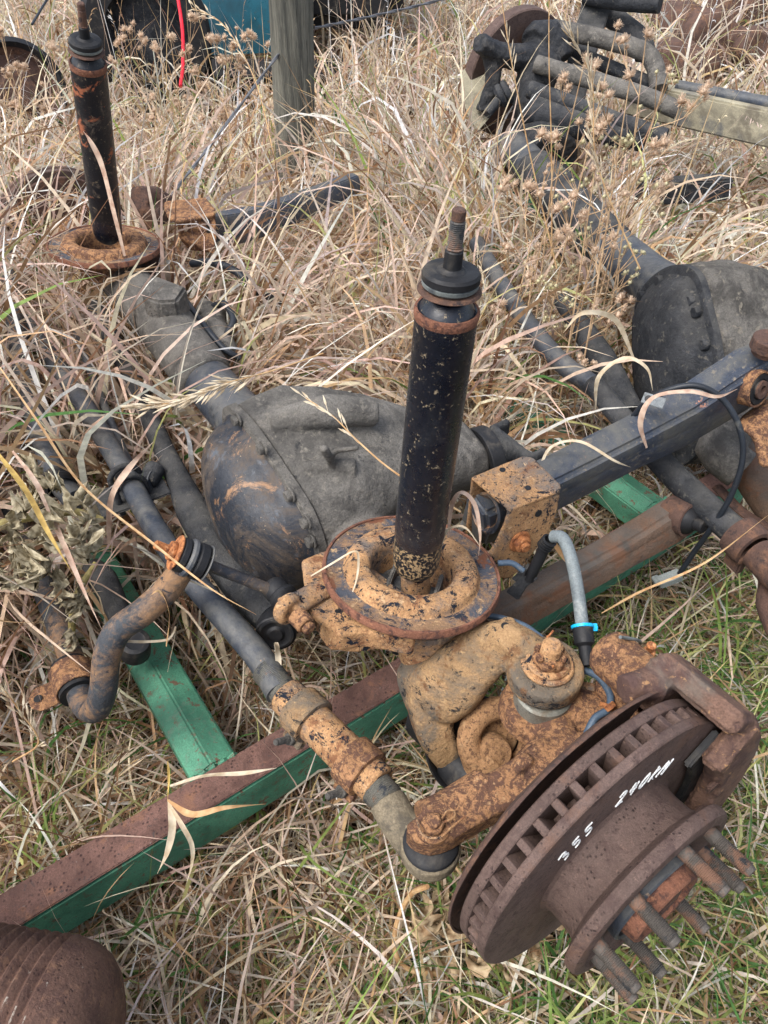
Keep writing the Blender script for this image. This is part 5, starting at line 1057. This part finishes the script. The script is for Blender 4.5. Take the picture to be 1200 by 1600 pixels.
# --- dried weeds with round seed heads
def headfn(fn_seed, n=90, rad=.0105):
    def f(b):
        rnd = random.Random(fn_seed); b.sphere(Vector((0, 0, .004)), rad * .5, 5)
        for i in range(n):
            u_, v_ = rnd.uniform(-.2, 1), rnd.uniform(0, 6.283); s_ = math.sqrt(max(0, 1 - u_ * u_)); d = Vector((s_ * math.cos(v_), s_ * math.sin(v_), u_)); p = d * rad * .35; q = d * rad * rnd.uniform(.8, 1.15) * (1.25 if u_ > .3 else .95)
            sd = d.cross(Vector((.3, .5, .8))).normalized() * rad * .10; vs = [b.bm.verts.new(x) for x in (p - sd, p + sd, q + sd * .5, q - sd * .5)]; b.bm.faces.new(vs)
    return f
HEADS = [local_mesh(headfn(k), 'weed head', 'seed_head', 80) for k in range(3)]; PALE = [local_mesh(headfn(9 + k, 34, .007), 'pale head', 'seed_head', 80) for k in range(2)]
def weed(x, y, h, label, lean=(0, 0), nb=6, heads=HEADS, nh=3, spread=.09, seed=0, group=None, hs=1.):
    rnd = random.Random(seed); r = thing('dried_weed', label, 'weed', (x, y, 0), group)
    top = Vector((x + lean[0], y + lean[1], h)); mid = Vector((x + lean[0] * .35 + rnd.uniform(-.02, .02), y + lean[1] * .35, h * .5))
    P = smooth_path([Vector((x, y, 0)), mid, top], 10); b = MB(); b.tube(P, [.0024, .0018, .001], 6); pts = []
    for k in range(nb):
        i = int(len(P) * (.5 + .47 * k / nb)); p = P[min(i, len(P) - 1)]; a = rnd.uniform(0, 6.28); ln = spread * rnd.uniform(.5, 1.2); e_ = p + Vector((math.cos(a) * ln, math.sin(a) * ln, ln * rnd.uniform(.7, 1.4)))
        m_ = p.lerp(e_, .5) + Vector((math.cos(a), math.sin(a), -.4)) * ln * .15; b.tube([p, m_, e_], [.001, .0008, .0007], 5, 3); pts.append(e_)
        for q in range(nh - 1):
            e2 = e_ + Vector((rnd.uniform(-1, 1), rnd.uniform(-1, 1), rnd.uniform(-.6, .8))) * .022; b.tube([m_, e2], .0008, 4); pts.append(e2)
    b.build('stem', 'weed stem', r); pts.append(top)
    for e_ in pts:
        hm = rnd.choice(heads); place(hm, 'seed_head', r, m4(e_, Vector((rnd.uniform(-.8, .8), rnd.uniform(-.8, .8), .8)), CX) @ Matrix.Scale(rnd.uniform(.55, 1.3) * hs, 4))
    return r
G1 = 'dried weeds with round seed heads at the upper right'
WD = [((930, 265, .80), 'HEADS', 'dried weed with brown round heads in front of the dark knuckle'), ((915, 90, .95), 'HEADS', 'tallest dried weed with heads above the two dark link bars'), ((985, 120, .95), 'HEADS', 'dried weed whose heads hang above the beige channel'),
      ((1045, 110, .95), 'HEADS', 'dried weed with a bunch of shaggy heads near the upper right'), ((870, 215, .82), 'HEADS', 'dried weed bending left over the dark axle tube'), ((965, 40, 1.0), 'HEADS', 'thin dried weed reaching the top of the picture, right side'),
      ((1010, 55, .98), 'HEADS', 'straight dried weed right of the dark flat bracket'), ((975, 235, .80), 'PALE', 'bushy pale green dried weed with tiny heads'), ((1000, 170, .85), 'PALE', 'pale fluffy dried weed just left of the beige channel'), ((945, 310, .72), 'PALE', 'low pale dried weed over the second axle tube'), ((850, 290, .70), 'HEADS', 'short dried weed left of the second axle tube')]
for k, ((x_, y_, z_), kd, lb) in enumerate(WD):
    t_ = Z(x_, y_, z_); lx, ly = random.uniform(-.04, .06), random.uniform(.0, .1); hd = HEADS if kd == 'HEADS' else PALE
    weed(t_.x - lx, t_.y - ly, z_, lb, (lx, ly), 5 if kd == 'HEADS' else 9, hd, 3 if kd == 'HEADS' else 4, .08, 40 + k, G1)
for k, ((x_, y_, z_), lb) in enumerate((((265, 60, .7), 'dried weed with round heads just left of the red cord'), ((330, 60, .7), 'dried weed with round heads right of the red cord, before the teal panel'), ((372, 45, .72), 'dried weed with curled top in front of the teal panel'), ((400, 70, .66), 'dried weed with heads close to the left side of the wooden post'), ((60, 70, .62), 'dried weed with heads in front of the half buried wheel'), ((30, 110, .6), 'low dried weed with heads at the left edge below the wheel'), ((205, 60, .65), 'dried weed with heads right of the far shock absorber'))):
    t_ = Z(x_, y_, z_); weed(t_.x, t_.y, z_, lb, (random.uniform(-.05, .05), 0), 7, HEADS, 3, .09, 80 + k, 'dried weeds with round heads at the upper left', 1.2)

# --- oat panicles with pale spikelets
def oat(pts, label, heads_at, seed, r_=.0012, sc=1.):
    rnd = random.Random(seed); P = smooth_path(pts, 12); o = thing('oat_stem', label, 'grass stem', tuple(P[0])); b = MB(); b.tube(P, [r_ * 1.3, r_, r_ * .6], 6); b.build('stem', 'straw', o); b = MB()
    for t in heads_at:
        p = P[int(t * (len(P) - 1))]; tg = (P[min(int(t * (len(P) - 1)) + 1, len(P) - 1)] - P[max(int(t * (len(P) - 1)) - 1, 0)]).normalized()
        for k in range(rnd.choice((1, 2))):
            d = (tg + Vector([rnd.uniform(-.45, .45) for _ in range(3)])).normalized(); q = p + d * .012 * sc; b.tube([p, q], .0005, 4)
            b.tube([q, q + d * .004 * sc, q + d * .010 * sc, q + d * .017 * sc], [.0006, .0019 * sc, .0015 * sc, .0002], 6, 2, flat=.5)
    b.build('spikelets', 'white straw', o, kind='stuff'); return o
lsp = lambda a, c, n: [a + (c - a) * i / (n - 1) for i in range(n)]
oat([D(505, 552, 1.25), D(430, 578, 1.20), D(350, 600, 1.16), D(290, 625, 1.13), D(228, 634, 1.12)], 'pale bushy oat panicle lying left of the differential above the axle tube', lsp(.35, 1, 44), 3, sc=1.3)
oat([D(720, 800, 1.06), D(620, 740, 1.06), D(560, 690, 1.08), D(520, 650, 1.10), D(478, 622, 1.12)], 'thin oat stem bending over the grey differential housing', lsp(.45, 1, 12), 4)
oat([D(1000, 420, 1.4), D(960, 330, 1.35), D(930, 240, 1.3), D(925, 130, 1.25), D(895, 60, 1.2)], 'oat stem drooping over the two dark link bars', lsp(.4, 1, 30), 5, sc=1.3)
oat([D(870, 420, 1.6), D(830, 250, 1.5), D(800, 100, 1.4), D(782, -10, 1.35)], 'tall thin oat stem crossing the dark knuckle', lsp(.6, .8, 6), 6)
oat([D(862, 400, 1.6), D(862, 250, 1.5), D(858, 100, 1.4), D(858, -10, 1.35)], 'straight thin reddish stem right of the dark knuckle', [.9], 7)
oat([D(440, 300, 1.9), D(400, 130, 2.1), D(350, 40, 2.2), D(300, 12, 2.25)], 'oat stem arching in front of the teal panel', lsp(.4, 1, 24), 8, sc=1.5)
oat([D(20, 1190, 1.1), D(60, 1160, 1.05), D(30, 1110, 1.02), D(8, 1080, 1.0)], 'small seed stem in the thatch at the lower left edge', lsp(.3, 1, 16), 9)

# --- single blades that cross the metal
ribbon([D(700, 840, 1.02), D(706, 790, .99), D(722, 770, .97), D(742, 790, .97), D(750, 835, .98), D(748, 868, 1.0)], .0075, 'pink straw', 'curled pinkish blade beside the foot of the near shock absorber')
ribbon([D(690, 852, 1.01), D(700, 828, .99), D(726, 824, .98), D(752, 856, .99)], .004, 'white straw', 'thin pale blade arching from the near shock foot')
ribbon([D(486, 900, 1.03), D(520, 880, 1.01), D(552, 862, 1.0), D(560, 872, 1.0), D(556, 910, 1.01), D(540, 950, 1.02)], .0045, 'white straw', 'thin folded blade lying on the near spring seat')
ribbon([D(264, 1250, 1.08), D(270, 1290, 1.06), D(262, 1330, 1.06), D(246, 1365, 1.08)], .011, 'white straw', 'pale leaf hanging over the rusty rail, pointing down')
ribbon([D(264, 1255, 1.08), D(285, 1290, 1.05), D(300, 1320, 1.05), D(300, 1350, 1.07), D(290, 1385, 1.1)], .0075, 'white straw', 'pale narrow leaf curving down over the green rail')
ribbon([D(262, 1250, 1.08), D(300, 1272, 1.05), D(350, 1262, 1.05), D(415, 1256, 1.07)], .009, 'straw', 'straw leaf pointing right across the green rail')
ribbon([D(266, 1228, 1.10), D(320, 1212, 1.08), D(380, 1208, 1.07), D(432, 1200, 1.08)], .009, 'white straw', 'long pale leaf along the top of the rusty rail')
ribbon([D(262, 1190, 1.10), D(264, 1215, 1.09), D(262, 1252, 1.08)], .004, 'yellow straw', 'short yellow stalk joining the leaves on the rusty rail')
ribbon([D(1010, 700, 1.20), D(1000, 660, 1.17), D(1020, 622, 1.15), D(1075, 612, 1.14), D(1120, 620, 1.15), D(1152, 608, 1.16)], .010, 'pink straw', 'pinkish blade lying over the navy arm beside the zinc tab')
ribbon([D(-10, 560, 1.15), D(60, 660, 1.10), D(130, 760, 1.06), D(240, 850, 1.02), D(330, 920, 1.0), D(400, 960, 1.0)], .0045, 'straw', 'long brown stalk running from the left edge over the sway bar link')
ribbon([D(432, 1004, 1.1), D(434, 1020, 1.09), D(438, 1060, 1.08)], .013, 'white straw', 'wide pale leaf end hanging beside the link bushing')
ribbon([D(195, 400, 1.5), D(178, 330, 1.45), D(160, 260, 1.42), D(142, 222, 1.40), D(130, 205, 1.4)], .013, 'pink straw', 'broad pinkish blade in front of the far shock absorber')
ribbon([D(260, 1010, 1.12), D(265, 960, 1.09), D(250, 925, 1.07), D(235, 930, 1.06)], .006, 'straw', 'small curled blade by the rubber bush of the loose link')
ribbon([D(340, 925, 1.12), D(265, 900, 1.10), D(225, 935, 1.08), D(208, 975, 1.08), D(190, 1000, 1.10), D(260, 1000, 1.12), D(275, 980, 1.12), D(262, 1050, 1.14)], .0055, 'white straw', 'looping pale blade around the loose link')
ribbon([D(20, 705, 1.2), D(60, 760, 1.14), D(100, 850, 1.09), D(130, 920, 1.08), D(160, 985, 1.1)], .009, 'pink straw', 'broad pinkish blade falling across the thistle')
ribbon([D(-10, 700, 1.1), D(40, 765, 1.05), D(75, 830, 1.02), D(110, 890, 1.02)], .009, 'yellow straw', 'yellow blade rising over the thistle from the left edge')
ribbon([D(170, 850, 1.2), D(175, 780, 1.15), D(200, 735, 1.12), D(240, 690, 1.12)], .013, 'pink straw', 'broad pinkish blade crossing the clamp plate on the tie rod')
ribbon([D(940, 958, 1.25), D(1000, 925, 1.22), D(1100, 880, 1.2), D(1200, 955 - 150, 1.15)], .005, 'straw', 'thin straw lying on the turf right of the brake hose')
ribbon([D(840, 740, 1.2), D(860, 700, 1.18), D(905, 690, 1.15), D(960, 720, 1.15), D(985, 730, 1.18)], .006, 'white straw', 'thin pale blade hanging under the navy arm')
ribbon([D(920, 905, 1.3), D(880, 870, 1.22), D(840, 812, 1.2), D(800, 806, 1.2)], .008, 'straw', 'straw blade bending beside the orange bracket bolt')
ribbon([D(990, 560, 1.25), D(960, 500, 1.2), D(910, 490, 1.18), D(880, 520, 1.2)], .009, 'white straw', 'pale blade arching in front of the second differential')
ribbon([D(930, 640, 1.3), D(935, 590, 1.25), D(975, 560, 1.22), D(1010, 575, 1.22), D(1020, 610, 1.24)], .008, 'white straw', 'pale blade touching the lower edge of the second differential')
